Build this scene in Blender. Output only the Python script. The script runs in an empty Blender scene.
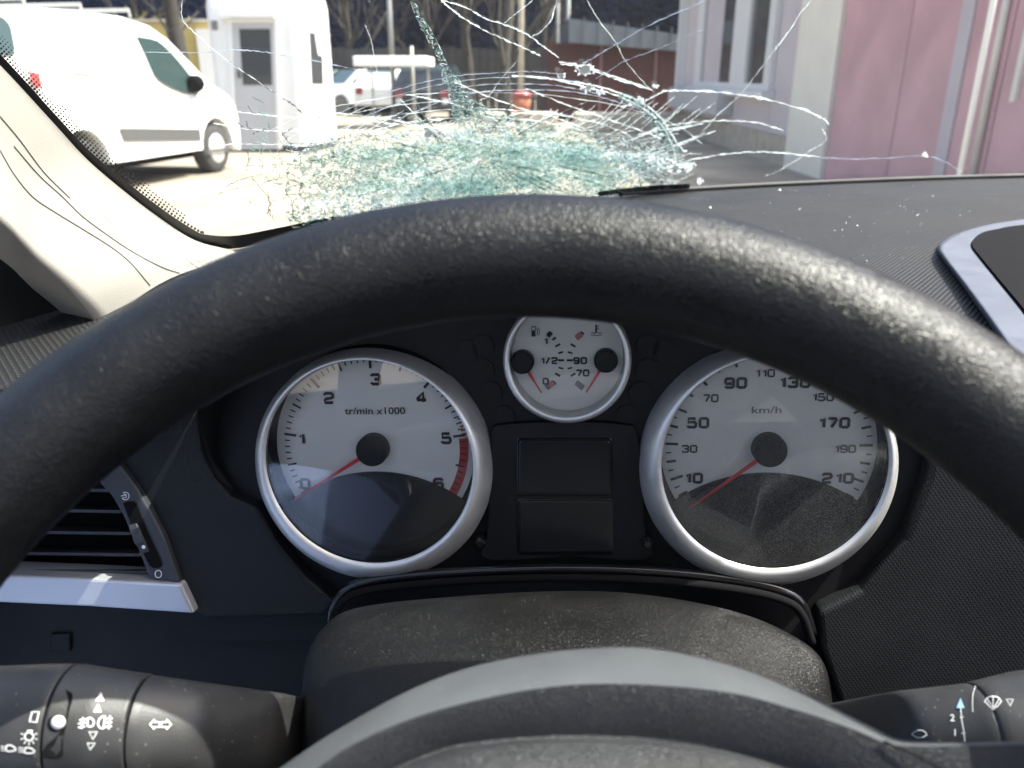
import bpy, math, random
from mathutils import Vector as V, Matrix
from mathutils.geometry import delaunay_2d_cdt
from math import sin, cos, pi, radians as R, sqrt, atan2
random.seed(7)
rnd = random.uniform
sc = bpy.context.scene

# ------------------------------------------------------------------ camera, sky, sun, exposure
F = 800.0
PITCH = R(21.12)
EYE = V((0, 0, 1.25))
cam_d = bpy.data.cameras.new('camera')
cam = bpy.data.objects.new('camera', cam_d)
sc.collection.objects.link(cam)
cam.location = EYE
cam.rotation_euler = (pi / 2 - PITCH, 0, 0)
cam_d.sensor_width = 36
cam_d.lens = F / 1024 * 36
cam_d.clip_start = 0.01
cam_d.clip_end = 1000
cam_d.dof.use_dof = True
cam_d.dof.focus_distance = 0.42
cam_d.dof.aperture_fstop = 13
sc.camera = cam

SUN_AZ, SUN_EL = R(95), R(59)          # azimuth from +Y towards +X
world = bpy.data.worlds.new('World')
sc.world = world
world.use_nodes = True
wn = world.node_tree.nodes
wl = world.node_tree.links
sky = wn.new('ShaderNodeTexSky')
sky.sky_type = 'NISHITA'
sky.sun_disc = False
sky.sun_elevation = SUN_EL
sky.sun_rotation = SUN_AZ
sky.air_density = 0.8
sky.dust_density = 5
wl.new(sky.outputs[0], wn['Background'].inputs[0])
wn['Background'].inputs[1].default_value = 0.15
sun_d = bpy.data.lights.new('sun', 'SUN')
sun = bpy.data.objects.new('sun', sun_d)
sc.collection.objects.link(sun)
sun_d.energy = 4.0
sun_d.angle = R(0.5)
sun_d.color = (1.0, 0.95, 0.87)
SUN = V((sin(SUN_AZ) * cos(SUN_EL), cos(SUN_AZ) * cos(SUN_EL), sin(SUN_EL)))
sun.rotation_euler = SUN.to_track_quat('Z', 'Y').to_euler()
sun.location = (0, 0, 20)
sc.view_settings.view_transform = 'Standard'
sc.view_settings.look = 'None'
sc.view_settings.gamma = 1
sc.view_settings.exposure = 1.85
sc.cycles.max_bounces = 10
sc.cycles.transparent_max_bounces = 32
sc.cycles.sample_clamp_indirect = 6

# ------------------------------------------------------------------ geometry helpers
XC = V((1, 0, 0))
YC = V((0, sin(PITCH), cos(PITCH)))
ZC = V((0, cos(PITCH), -sin(PITCH)))
def ray(px, py):
    return XC * ((px - 512) / F) + YC * ((384 - py) / F) + ZC
def U(px, py, d):
    return EYE + ray(px, py) * d
def C2W(x, y, z):
    return EYE + XC * x + YC * y + ZC * z
def DIR(x, y, z):
    return (XC * x + YC * y + ZC * z)
def atY(px, py, Y):
    r = ray(px, py); return EYE + r * (Y / r.y)
def atX(px, py, X):
    r = ray(px, py); return EYE + r * (X / r.x)
def atZ(px, py, Z):
    r = ray(px, py); return EYE + r * ((Z - EYE.z) / r.z)

class Plane:
    def __init__(s, o, u, n):
        s.o = o; s.n = n.normalized()
        s.u = (u - s.n * u.dot(s.n)).normalized()
        s.v = s.n.cross(s.u)
    def P(s, a, b, h=0.0):
        return s.o + s.u * a + s.v * b + s.n * h
    def hit(s, px, py, h=0.0):
        r = ray(px, py)
        return EYE + r * ((s.o + s.n * h - EYE).dot(s.n) / r.dot(s.n))
    def loc(s, px, py, h=0.0):
        q = s.hit(px, py, h) - s.o
        return q.dot(s.u), q.dot(s.v)

WL = {}
def empty(name, loc, label, cat, group=None):
    o = bpy.data.objects.new(name, None)
    o.empty_display_size = 0.05
    sc.collection.objects.link(o)
    o.location = loc
    WL[o.name] = V(loc)
    tag(o, label, cat, group)
    return o
def tag(o, label=None, cat=None, group=None, kind=None):
    if label: o['label'] = label
    if cat: o['category'] = cat
    if group: o['group'] = group
    if kind: o['kind'] = kind
    return o
def mesh(name, verts, faces, mat, parent=None, smooth=False, kind=None, mats=None, mi=None, base=False):
    vs = [V(v) for v in verts]
    lo = V((min(v.x for v in vs), min(v.y for v in vs), min(v.z for v in vs)))
    hi = V((max(v.x for v in vs), max(v.y for v in vs), max(v.z for v in vs)))
    c = (lo + hi) / 2
    if base: c.z = lo.z
    me = bpy.data.meshes.new(name)
    me.from_pydata([v - c for v in vs], [], faces)
    for m in (mats or [mat]):
        me.materials.append(m)
    if mi:
        me.polygons.foreach_set('material_index', mi)
    if smooth:
        me.polygons.foreach_set('use_smooth', [True] * len(me.polygons))
    me.validate()
    o = bpy.data.objects.new(name, me)
    sc.collection.objects.link(o)
    if parent:
        o.parent = parent
        o.location = c - WL[parent.name]
    else:
        o.location = c
    WL[o.name] = c
    if kind: o['kind'] = kind
    return o
def mod(o, kind, **k):
    m = o.modifiers.new(kind.lower(), kind)
    for a, b in k.items(): setattr(m, a, b)
    return o
def bevel(o, w, seg=2, ang=35):
    return mod(o, 'BEVEL', width=w, segments=seg, limit_method='ANGLE', angle_limit=R(ang))
def subsurf(o, n=2):
    return mod(o, 'SUBSURF', levels=n, render_levels=n)

class MB:
    """collects pieces of one mesh"""
    def __init__(s): s.v = []; s.f = []; s.m = []
    def add(s, v, f, m=0):
        b = len(s.v); s.v += [V(p) for p in v]; s.f += [tuple(b + i for i in q) for q in f]; s.m += [m] * len(f)
    def box(s, lo, hi, fr=None, m=0):
        x0, y0, z0 = lo; x1, y1, z1 = hi
        v = [V(p) for p in ((x0,y0,z0),(x1,y0,z0),(x1,y1,z0),(x0,y1,z0),(x0,y0,z1),(x1,y0,z1),(x1,y1,z1),(x0,y1,z1))]
        if fr: v = [fr(*p) for p in v]
        s.add(v, [(0,3,2,1),(4,5,6,7),(0,1,5,4),(1,2,6,5),(2,3,7,6),(3,0,4,7)], m)
    def prism(s, pts, off, m=0):
        n = len(pts); pts = [V(p) for p in pts]; q = [p + off(p) if callable(off) else p + off for p in pts]
        s.add(pts + q, [tuple(range(n)), tuple(range(2 * n - 1, n - 1, -1))] + [(i, i + n, (i + 1) % n + n, (i + 1) % n) for i in range(n)], m)
    def loft(s, rings, closed=True, caps=False, m=0):
        n = len(rings[0]); b = []; 
        for r in rings: b += list(r)
        f = []
        for j in range(len(rings) - 1):
            for i in range(n if closed else n - 1):
                k = (i + 1) % n
                f.append((j*n+i, j*n+k, (j+1)*n+k, (j+1)*n+i))
        if caps:
            f.append(tuple(range(n - 1, -1, -1))); f.append(tuple((len(rings)-1)*n + i for i in range(n)))
        s.add(b, f, m)
    def tube(s, pts, rad, n=8, caps=True, m=0, flat=None):
        pts = [V(p) for p in pts]; rings = []
        up = V((0.31, 0.2, 0.93))
        for i, p in enumerate(pts):
            t = (pts[min(i+1, len(pts)-1)] - pts[max(i-1, 0)])
            if t.length < 1e-9: t = V((0,0,1))
            t.normalize()
            a = t.cross(up)
            if a.length < 1e-3: a = t.cross(V((1, 0, 0)))
            a.normalize(); b = a.cross(t)
            r = rad[i] if isinstance(rad, (list, tuple)) else rad
            rings.append([p + (a * cos(2*pi*k/n) + b * sin(2*pi*k/n)) * r for k in range(n)])
        s.loft(rings, True, caps, m)
    def disc(s, pl, cu, cv, r, h0, h1, n=32, m=0, r1=None):
        r1 = r if r1 is None else r1
        a = [pl.P(cu + r*cos(2*pi*k/n), cv + r*sin(2*pi*k/n), h0) for k in range(n)]
        b = [pl.P(cu + r1*cos(2*pi*k/n), cv + r1*sin(2*pi*k/n), h1) for k in range(n)]
        s.loft([a, b], True, True, m)
    def build(s, name, mat, parent=None, **k):
        if isinstance(mat, (list, tuple)):
            return mesh(name, s.v, s.f, None, parent, mats=list(mat), mi=s.m, **k)
        return mesh(name, s.v, s.f, mat, parent, **k)

def spline(pts, n):
    """Catmull-Rom through 2-D or 3-D points, n samples"""
    P = [V(p) for p in pts]; out = []; m = len(P) - 1
    for i in range(n):
        x = i * m / (n - 1); k = min(int(x), m - 1); t = x - k
        p0 = P[k-1] if k > 0 else P[k] * 2 - P[k+1]
        p1, p2 = P[k], P[k+1]
        p3 = P[k+2] if k + 2 <= m else P[k+1] * 2 - P[k]
        out.append(0.5 * ((2*p1) + (p2 - p0)*t + (2*p0 - 5*p1 + 4*p2 - p3)*t*t + (3*p1 - p0 - 3*p2 + p3)*t*t*t))
    return out
def s2(pts, n):
    return [(p.x, p.y) for p in spline([(a, b, 0) for a, b in pts], n)]

# ------------------------------------------------------------------ materials
def newmat(name):
    m = bpy.data.materials.new(name); m.use_nodes = True
    return m, m.node_tree.nodes, m.node_tree.links, m.node_tree.nodes['Principled BSDF']
def pbr(name, col, rough=0.5, metal=0.0, var=0.15, vscale=20, bump=None, spec=0.5, coat=0, dust=0, sheen=0):
    m, N, L, B = newmat(name)
    B.inputs['Roughness'].default_value = rough
    B.inputs['Metallic'].default_value = metal
    B.inputs['Specular IOR Level'].default_value = spec
    B.inputs['Coat Weight'].default_value = coat
    B.inputs['Sheen Weight'].default_value = sheen
    tc = N.new('ShaderNodeTexCoord')
    nz = N.new('ShaderNodeTexNoise'); nz.inputs['Scale'].default_value = vscale; nz.inputs['Detail'].default_value = 6
    L.new(tc.outputs['Object'], nz.inputs['Vector'])
    cr = N.new('ShaderNodeMapRange')
    cr.inputs[1].default_value = 0.3; cr.inputs[2].default_value = 0.7
    cr.inputs[3].default_value = 1 - var; cr.inputs[4].default_value = 1 + var
    L.new(nz.outputs[0], cr.inputs[0])
    mx = N.new('ShaderNodeVectorMath'); mx.operation = 'SCALE'
    mx.inputs[0].default_value = col[:3]
    L.new(cr.outputs[0], mx.inputs['Scale'])
    last = mx.outputs[0]
    if dust:
        # pale specks of dust and lint lying on the surface
        dn = N.new('ShaderNodeTexVoronoi'); dn.inputs['Scale'].default_value = 420
        L.new(tc.outputs['Object'], dn.inputs['Vector'])
        dc = N.new('ShaderNodeMapRange'); dc.inputs[1].default_value = 0.10; dc.inputs[2].default_value = 0.16
        dc.inputs[3].default_value = 1; dc.inputs[4].default_value = 0
        L.new(dn.outputs['Distance'], dc.inputs[0])
        n2 = N.new('ShaderNodeTexNoise'); n2.inputs['Scale'].default_value = 90; n2.inputs['Detail'].default_value = 3
        L.new(tc.outputs['Object'], n2.inputs['Vector'])
        d2 = N.new('ShaderNodeMapRange'); d2.inputs[1].default_value = 0.52; d2.inputs[2].default_value = 0.6
        L.new(n2.outputs[0], d2.inputs[0])
        mu = N.new('ShaderNodeMath'); mu.operation = 'MULTIPLY'
        L.new(dc.outputs[0], mu.inputs[0]); L.new(d2.outputs[0], mu.inputs[1])
        m3 = N.new('ShaderNodeMath'); m3.operation = 'MULTIPLY'; m3.inputs[1].default_value = dust
        L.new(mu.outputs[0], m3.inputs[0])
        mm = N.new('ShaderNodeMix'); mm.data_type = 'RGBA'
        L.new(m3.outputs[0], mm.inputs[0]); L.new(last, mm.inputs[6]); mm.inputs[7].default_value = (.4, .38, .34, 1)
        last = mm.outputs[2]
    L.new(last, B.inputs['Base Color'])
    rv = N.new('ShaderNodeMapRange'); rv.inputs[1].default_value = 0.3; rv.inputs[2].default_value = 0.7
    rv.inputs[3].default_value = max(0.02, rough - .06); rv.inputs[4].default_value = min(1, rough + .06)
    L.new(nz.outputs[0], rv.inputs[0]); L.new(rv.outputs[0], B.inputs['Roughness'])
    if bump:
        kind, scale, strength, dist = bump[:4]
        if kind == 'leather':
            t = N.new('ShaderNodeTexVoronoi'); t.inputs['Scale'].default_value = scale; t.feature = 'SMOOTH_F1'
            t.inputs['Smoothness'].default_value = .6; out = t.outputs['Distance']
            w = N.new('ShaderNodeTexNoise'); w.inputs['Scale'].default_value = scale * .8
            L.new(tc.outputs['Object'], w.inputs['Vector'])
            ad = N.new('ShaderNodeMix'); ad.data_type = 'RGBA'; ad.inputs[0].default_value = .012
            L.new(tc.outputs['Object'], ad.inputs[6]); L.new(w.outputs['Color'], ad.inputs[7])
            L.new(ad.outputs[2], t.inputs['Vector'])
        elif kind == 'noise':
            t = N.new('ShaderNodeTexNoise'); t.inputs['Scale'].default_value = scale; t.inputs['Detail'].default_value = 4
            L.new(tc.outputs['Object'], t.inputs['Vector']); out = t.outputs[0]
        elif kind == 'weave':      # two crossed sets of fine ridges
            outs = []
            for ang in (R(38), R(-38)):
                mp = N.new('ShaderNodeMapping'); mp.inputs['Rotation'].default_value = (0, 0, ang) if bump[4] == 'z' else (0, ang, 0)
                L.new(tc.outputs['Object'], mp.inputs['Vector'])
                t = N.new('ShaderNodeTexWave'); t.inputs['Scale'].default_value = scale; t.bands_direction = 'X'
                t.inputs['Distortion'].default_value = 0
                L.new(mp.outputs[0], t.inputs['Vector']); outs.append(t.outputs['Fac'])
            mn = N.new('ShaderNodeMath'); mn.operation = 'MULTIPLY'
            L.new(outs[0], mn.inputs[0]); L.new(outs[1], mn.inputs[1]); out = mn.outputs[0]
        bp = N.new('ShaderNodeBump'); bp.inputs['Strength'].default_value = strength; bp.inputs['Distance'].default_value = dist
        L.new(out, bp.inputs['Height']); L.new(bp.outputs[0], B.inputs['Normal'])
    return m
def flat(name, col, rough=.6, metal=0):
    m, N, L, B = newmat(name)
    B.inputs['Base Color'].default_value = (*col, 1); B.inputs['Roughness'].default_value = rough; B.inputs['Metallic'].default_value = metal
    return m
def glassy(name, tint=(1, 1, 1), refl=1.0, dust=0.0, dustcol=(.8, .8, .78), rough=0.0, dscale=300, transl=False, specks=0.0):
    """clear sheet: transparent + fresnel gloss + a thin film of dust"""
    m, N, L, B = newmat(name); N.remove(B)
    out = N['Material Output']
    t = N.new('ShaderNodeBsdfTransparent'); t.inputs[0].default_value = (*tint, 1)
    g = N.new('ShaderNodeBsdfGlossy'); g.inputs['Roughness'].default_value = rough
    fr = N.new('ShaderNodeFresnel'); fr.inputs['IOR'].default_value = 1.5
    mu = N.new('ShaderNodeMath'); mu.operation = 'MULTIPLY'; mu.inputs[1].default_value = refl
    L.new(fr.outputs[0], mu.inputs[0])
    a = N.new('ShaderNodeMixShader'); L.new(mu.outputs[0], a.inputs[0]); L.new(t.outputs[0], a.inputs[1]); L.new(g.outputs[0], a.inputs[2])
    d = N.new('ShaderNodeBsdfTranslucent' if transl else 'ShaderNodeBsdfDiffuse'); d.inputs[0].default_value = (*dustcol, 1)
    tc = N.new('ShaderNodeTexCoord')
    nz = N.new('ShaderNodeTexNoise'); nz.inputs['Scale'].default_value = dscale / 20; nz.inputs['Detail'].default_value = 5
    L.new(tc.outputs['Object'], nz.inputs['Vector'])
    mr = N.new('ShaderNodeMapRange'); mr.inputs[1].default_value = .3; mr.inputs[2].default_value = .7
    mr.inputs[3].default_value = dust * .6; mr.inputs[4].default_value = dust * 1.4
    L.new(nz.outputs[0], mr.inputs[0])
    vo = N.new('ShaderNodeTexVoronoi'); vo.inputs['Scale'].default_value = dscale * 3
    L.new(tc.outputs['Object'], vo.inputs['Vector'])
    vr = N.new('ShaderNodeMapRange'); vr.inputs[1].default_value = .1; vr.inputs[2].default_value = .25
    vr.inputs[3].default_value = specks; vr.inputs[4].default_value = 0
    L.new(vo.outputs['Distance'], vr.inputs[0])
    ad = N.new('ShaderNodeMath'); ad.operation = 'ADD'; L.new(mr.outputs[0], ad.inputs[0]); L.new(vr.outputs[0], ad.inputs[1])
    b = N.new('ShaderNodeMixShader'); L.new(ad.outputs[0], b.inputs[0]); L.new(a.outputs[0], b.inputs[1]); L.new(d.outputs[0], b.inputs[2])
    L.new(b.outputs[0], out.inputs[0])
    return m
def shardmat(name, col, transp, glos, rough, tint=(.93, 1, .98)):
    m, N, L, B = newmat(name); N.remove(B)
    out = N['Material Output']
    t = N.new('ShaderNodeBsdfTransparent'); t.inputs[0].default_value = (*tint, 1)
    d = N.new('ShaderNodeBsdfTranslucent'); d.inputs[0].default_value = (*col, 1)
    df = N.new('ShaderNodeBsdfDiffuse'); df.inputs[0].default_value = (*col, 1)
    g = N.new('ShaderNodeBsdfRefraction'); g.inputs['Roughness'].default_value = rough; g.inputs['IOR'].default_value = 1.12
    a = N.new('ShaderNodeMixShader'); a.inputs[0].default_value = .4; L.new(d.outputs[0], a.inputs[1]); L.new(df.outputs[0], a.inputs[2])
    b = N.new('ShaderNodeMixShader'); b.inputs[0].default_value = glos; L.new(a.outputs[0], b.inputs[1]); L.new(g.outputs[0], b.inputs[2])
    c = N.new('ShaderNodeMixShader'); c.inputs[0].default_value = transp; L.new(b.outputs[0], c.inputs[1]); L.new(t.outputs[0], c.inputs[2])
    L.new(c.outputs[0], out.inputs[0])
    return m

M = {}
M['leather'] = pbr('rim_leather', (.0035, .0037, .0045), .40, spec=.38, var=.3, vscale=60, bump=('leather', 560, .48, .0005), dust=.0)
M['hub'] = pbr('hub_grained_plastic', (.022, .023, .026), .42, spec=.4, var=.15, vscale=40, bump=('leather', 800, .6, .0005), dust=.15)
M['shroud'] = pbr('column_grained_plastic', (.004, .0039, .0037), .36, spec=.42, var=.2, vscale=30, bump=('leather', 800, .6, .0005), dust=.18)
M['dash_top'] = pbr('dash_weave_top', (.0095, .0093, .0098), .55, spec=.4, var=.12, vscale=8, bump=('weave', 105, .8, .0011, 'z'), dust=.15)
M['dash_smooth'] = pbr('dash_smooth_top', (.011, .0108, .011), .55, spec=.4, var=.12, vscale=12, bump=('noise', 900, .2, .0005), dust=.25)
M['dash_face'] = pbr('dash_weave_face', (.008, .0085, .010), .6, spec=.3, var=.15, vscale=20, bump=('weave', 190, .25, .0005, 'y'))
M['hub_edge'] = pbr('hub_edge_grey', (.074, .078, .082), .42, var=.1, vscale=40, bump=('leather', 900, .25, .0003), dust=.2)  # lighter grey than the hub, stands for sky reflected along the bevel
M['black'] = pbr('black_plastic', (.008, .008, .009), .55, var=.2, vscale=40, bump=('noise', 1200, .15, .0003), spec=.25)
M['matte'] = pbr('matte_black', (.006, .006, .007), .9, var=.2, spec=.1)
M['gloss'] = pbr('gloss_black', (.006, .006, .007), .15, var=.1)
M['screen'] = pbr('display_black', (.010, .011, .013), .2, var=.05)
M['vent'] = pbr('vent_plastic', (.03, .032, .038), .45, var=.1, bump=('noise', 1500, .1, .0002))
M['silver'] = pbr('satin_silver', (.12, .13, .16), .48, metal=.5, var=.03, vscale=60)
M['silver_strip'] = pbr('satin_silver_strip', (.56, .57, .60), .40, metal=.6, var=.03, vscale=60)
M['ring'] = pbr('ring_satin_metal', (.66, .65, .64), .42, metal=.7, var=.05, vscale=90)
M['stalk'] = pbr('stalk_plastic', (.026, .026, .027), .46, var=.25, vscale=60, bump=('noise', 1800, .3, .0003), dust=.3)
M['dial'] = pbr('dial_face_white', (.80, .78, .74), .7, var=.03, vscale=30)
M['print'] = flat('black_print', (.015, .015, .018), .6)
M['white_print'] = flat('white_print', (.75, .75, .75), .5)
M['red_print'] = flat('red_print', (.50, .05, .05), .6)
M['needle'] = flat('needle_red', (.65, .02, .03), .4)
M['cover'] = glassy('gauge_cover', refl=1.15, dust=.004, specks=.015, dscale=900)
M['cover_dusty'] = glassy('gauge_cover_dusty', refl=1.1, dust=.02, specks=.5, dscale=900)
M['crumb'] = flat('glass_crumb', (.85, .87, .87), .3)  # for real crumbs on the dash and for painted sun glints
M['pillar'] = pbr('pillar_trim_beige', (.33, .315, .28), .75, var=.06, vscale=15, bump=('leather', 700, .3, .0006))
M['seam'] = flat('seam_dark', (.20, .185, .16), .8)  # tone of the crack shadows drawn on the pillar trim
M['rubber'] = pbr('black_rubber', (.012, .012, .012), .6, var=.2)
M['frit'] = flat('frit_black', (.01, .01, .011), .5)
M['glass'] = glassy('windscreen_glass', tint=(.88, .93, .91), refl=.8, dust=.007, specks=.008, dscale=60, transl=True)
M['crack'] = shardmat('crack_white', (.9, .95, .95), .1, .2, .3)
M['crack_blue'] = shardmat('crack_pale_blue', (.46, .52, .62), .15, .2, .3)
M['crack_teal'] = shardmat('crack_teal', (.25, .5, .45), .2, .3, .3)
M['crack_dark'] = flat('crack_dark', (.06, .08, .08), .3)
M['sh_clear'] = shardmat('shard_clear', (.17, .235, .24), .50, .5, .15, (.36, .56, .60))
M['sh_teal'] = shardmat('shard_teal', (.05, .125, .12), .30, .25, .25, (.34, .62, .64))
M['sh_white'] = shardmat('shard_white', (.26, .32, .33), .2, .2, .25, (.75, .9, .92))
M['powder'] = shardmat('glass_powder', (.46, .54, .53), .88, .15, .3, (.94, .985, .98))
M['sh_bright'] = shardmat('shard_bright', (.85, .9, .9), .05, .15, .2)  # white facets standing in for sun glints
M['sh_dark'] = shardmat('shard_dark', (.012, .035, .03), .25, .3, .2, (.35, .6, .55))
M['headliner'] = pbr('headliner_cloth', (.62, .60, .56), .9, var=.05)
M['seat'] = pbr('seat_cloth', (.03, .03, .035), .9, var=.2)
M['door_blue'] = pbr('door_cloth_blue', (.20, .28, .50), .9, var=.1)  # blue meant for the reflection in the dial glass
M['arm_beige'] = pbr('armrest_beige', (.55, .50, .42), .8, var=.05)  # beige meant for the reflection in the dial glass

# outside
M['van'] = pbr('van_white_paint', (.80, .80, .78), .3, var=.02, coat=.3)
M['white_panel'] = pbr('white_painted_panel', (.70, .69, .67), .5, var=.03, vscale=3)
M['booth_grey'] = pbr('booth_door_paint', (.42, .42, .43), .5, var=.04, vscale=3)
M['car_glass'] = flat('car_glass_dark', (.03, .05, .05), .08)
M['window_glass'] = flat('window_glass_dark', (.05, .055, .06), .06)
M['mould'] = flat('grey_moulding', (.07, .07, .07), .7)
M['tyre'] = pbr('tyre_rubber', (.04, .04, .04), .9)
M['hubcap'] = flat('hubcap_silver', (.55, .55, .55), .4, .3)
M['redlens'] = flat('red_lens', (.25, .05, .05), .3)
M['whitelens'] = flat('white_lens', (.7, .7, .72), .2)
M['asphalt'] = pbr('yard_pale_asphalt', (.23, .20, .155), .9, var=.35, vscale=.9, bump=('noise', 60, .4, .01))
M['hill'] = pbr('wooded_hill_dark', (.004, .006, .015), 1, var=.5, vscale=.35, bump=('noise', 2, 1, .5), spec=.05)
M['bark'] = pbr('bark_grey', (.055, .05, .042), .9, var=.35, vscale=6)
M['bark_dark'] = pbr('bark_brown', (.03, .026, .022), .9, var=.35, vscale=6)
M['pole'] = flat('galvanised_steel', (.35, .35, .33), .5, .3)
M['yellow'] = pbr('yellow_render', (.46, .36, .13), .85, var=.08, vscale=2)
M['pink'] = pbr('pink_panel_paint', (.53, .30, .325), .42, var=.14, vscale=1.6)
M['lilac'] = pbr('lilac_panel_paint', (.50, .44, .455), .5, var=.05, vscale=2)
M['cream'] = pbr('cream_corner_paint', (.72, .67, .58), .6, var=.05, vscale=2)
M['frame_white'] = pbr('window_frame_white', (.62, .61, .60), .5, var=.03)
M['plinth'] = pbr('plinth_concrete', (.34, .30, .24), .9, var=.2, vscale=5)
M['chrome'] = flat('white_enamel_pipe', (.85, .84, .8), .3, .0)
M['seamline'] = flat('joint_sealant', (.16, .09, .10), .8)
M['shedred'] = pbr('shed_red_brick', (.05, .015, .015), .9, var=.3, vscale=3)
M['shedroof'] = pbr('shed_grey_roof', (.10, .115, .13), .5, var=.1, vscale=2)
M['kerbstone'] = pbr('concrete_block', (.42, .38, .30), .9, var=.2, vscale=3)
M['canopy'] = flat('canopy_white', (.8, .8, .78), .5)
M['darkcar'] = flat('dark_car_paint', (.03, .035, .045), .25)
M['silvercar'] = flat('pale_car_paint', (.50, .52, .56), .25, .3)
M['fence'] = pbr('fence_weathered', (.032, .031, .03), .9, var=.3, vscale=4)
M['dryleaf'] = pbr('dry_shrub', (.22, .19, .10), .9, var=.4, vscale=4)
M['orange'] = flat('orange_plastic', (.38, .13, .07), .6)

# ------------------------------------------------------------------ text and flat marks
_txt = {}
def text_mesh(body, size, sx=1.0, bold=0.0):
    cu = bpy.data.curves.new('t', 'FONT')
    cu.body = body; cu.size = 1; cu.align_x = 'CENTER'; cu.align_y = 'CENTER'; cu.offset = bold; cu.resolution_u = 3
    o = bpy.data.objects.new('t', cu); sc.collection.objects.link(o)
    dg = bpy.context.evaluated_depsgraph_get()
    me = bpy.data.meshes.new_from_object(o.evaluated_get(dg))
    xs = [v.co.x for v in me.vertices]; ys = [v.co.y for v in me.vertices]
    cx, cy = (min(xs) + max(xs)) / 2, (min(ys) + max(ys)) / 2; hh = (max(ys) - min(ys))
    vs = [((v.co.x - cx) / hh * size * sx, (v.co.y - cy) / hh * size) for v in me.vertices]
    fs = [tuple(p.vertices) for p in me.polygons]
    bpy.data.objects.remove(o); bpy.data.curves.remove(cu); bpy.data.meshes.remove(me)
    return vs, fs
def text_on(pl, body, a, b, size, mat, parent, h, name='numeral', sx=1.25, bold=.02, width=None):
    vs, fs = text_mesh(body, size, sx, bold)
    if width:
        w = max(v[0] for v in vs) - min(v[0] for v in vs)
        vs = [(x * width / w, y) for x, y in vs]
    return mesh(name, [pl.P(a + x, b + y, h) for x, y in vs], fs, mat, parent)
def stroke(mb, pts, w, fn, closed=False, m=0):
    """flat mark: polyline of width w (px) painted on a surface; fn maps px,py to a point"""
    n = len(pts)
    L = []; Rr = []
    for i in range(n):
        a = pts[(i - 1) % n] if (closed or i > 0) else pts[i]
        b = pts[(i + 1) % n] if (closed or i < n - 1) else pts[i]
        dx, dy = b[0] - a[0], b[1] - a[1]; l = sqrt(dx*dx + dy*dy) or 1
        nx, ny = -dy / l * w / 2, dx / l * w / 2
        L.append(fn(pts[i][0] + nx, pts[i][1] + ny)); Rr.append(fn(pts[i][0] - nx, pts[i][1] - ny))
    f = [(i, (i + 1) % n, n + (i + 1) % n, n + i) for i in range(n if closed else n - 1)]
    mb.add(L + Rr, f, m)
def fillp(mb, pts, fn, m=0):
    mb.add([fn(*p) for p in pts], [tuple(range(len(pts)))], m)
def circ(cx, cy, r, n=14, a0=0, a1=2*pi, ry=None):
    ry = ry or r
    k = n if abs(a1 - a0 - 2*pi) < 1e-6 else n - 1
    return [(cx + r * cos(a0 + (a1 - a0) * i / k), cy + ry * sin(a0 + (a1 - a0) * i / k)) for i in range(n)]

# ================================================================== OUTSIDE, the yard
def ground_at(px, py): return atZ(px, py, 0)
g = MB()
gx = [-400 + 40*i for i in range(21)]; gy = [-200 + 40*i for i in range(21)]
vs = [(x, y, 0) for y in gy for x in gx]
mesh('ground', vs, [(j*21+i, j*21+i+1, (j+1)*21+i+1, (j+1)*21+i) for j in range(20) for i in range(20)], M['asphalt'], kind='structure')

# wooded hill that closes the view
rows = []
for j in range(14):
    row = []
    for i in range(60):
        x = -110 + i * 4.2; t = j / 13
        y = 62 + 22 * t + 4 * sin(i * .35)
        z = 34 * (1 - (1 - t) ** 3.0) + (rnd(-1.1, 1.1) if j else -.5)
        row.append(V((x, y, z)))
    rows.append(row)
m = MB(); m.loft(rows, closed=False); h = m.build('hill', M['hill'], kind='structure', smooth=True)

# ---- bare trees
def bare_tree(px, Y, height, r0, label, lean=0.0, mat='bark', seed=1, crown=5):
    rg = random.Random(seed)
    b = atY(px, 60, Y); b.z = 0
    t = empty('bare_tree', b, label, 'tree', 'bare trees behind the yard')
    trunk = MB(); pts = []; p = b.copy(); n = 8
    for i in range(n):
        pts.append(p.copy()); p = p + V((lean * height / n + rg.uniform(-.05, .05), rg.uniform(-.05, .05), height * .6 / n))
    trunk.tube(pts, [r0 * (1 - .5 * i / n) for i in range(n)], 8)
    trunk.build('trunk', M[mat], t, smooth=True)
    br = MB()
    def grow(p, d, l, r, k):
        q = [p]; 
        for i in range(4):
            d = (d + V((rg.uniform(-.25, .25), rg.uniform(-.25, .25), rg.uniform(-.05, .2)))).normalized()
            q.append(q[-1] + d * l / 4)
        br.tube(q, [r, r*.85, r*.7, r*.55, r*.4], 5)
        if k > 0:
            for _ in range(3):
                s = rg.randint(1, 4)
                grow(q[s], (d + V((rg.uniform(-.8, .8), rg.uniform(-.8, .8), rg.uniform(-.1, .6)))).normalized(), l * .62, r * .5, k - 1)
    for i in range(crown):
        s = rg.randint(2, n - 1)
        grow(pts[s], V((rg.uniform(-1, 1), rg.uniform(-1, 1), rg.uniform(.4, 1))).normalized(), height * .35, r0 * .42, 3)
    br.build('branches', M[mat], t, smooth=True, kind='stuff')
    return t
bare_tree(183, 19.5, 7, .22, 'thick bare tree trunk rising between the white van and the booth', 0, 'bark_dark', 3)
bare_tree(128, 23, 6, .10, 'thin bare tree with pale twigs above the roof of the white van', .05, 'bark', 5)
bare_tree(505, 24, 8, .20, 'bare leaning tree trunk behind the most shattered part of the windscreen', .03, 'bark', 8)
bare_tree(470, 30, 8, .22, 'bare tree farther back beside the leaning trunk', -.04, 'bark_dark', 11)
bare_tree(350, 38, 9, .2, 'bare tree in the dark wood above the pale parked car', 0, 'bark_dark', 14)
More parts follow.
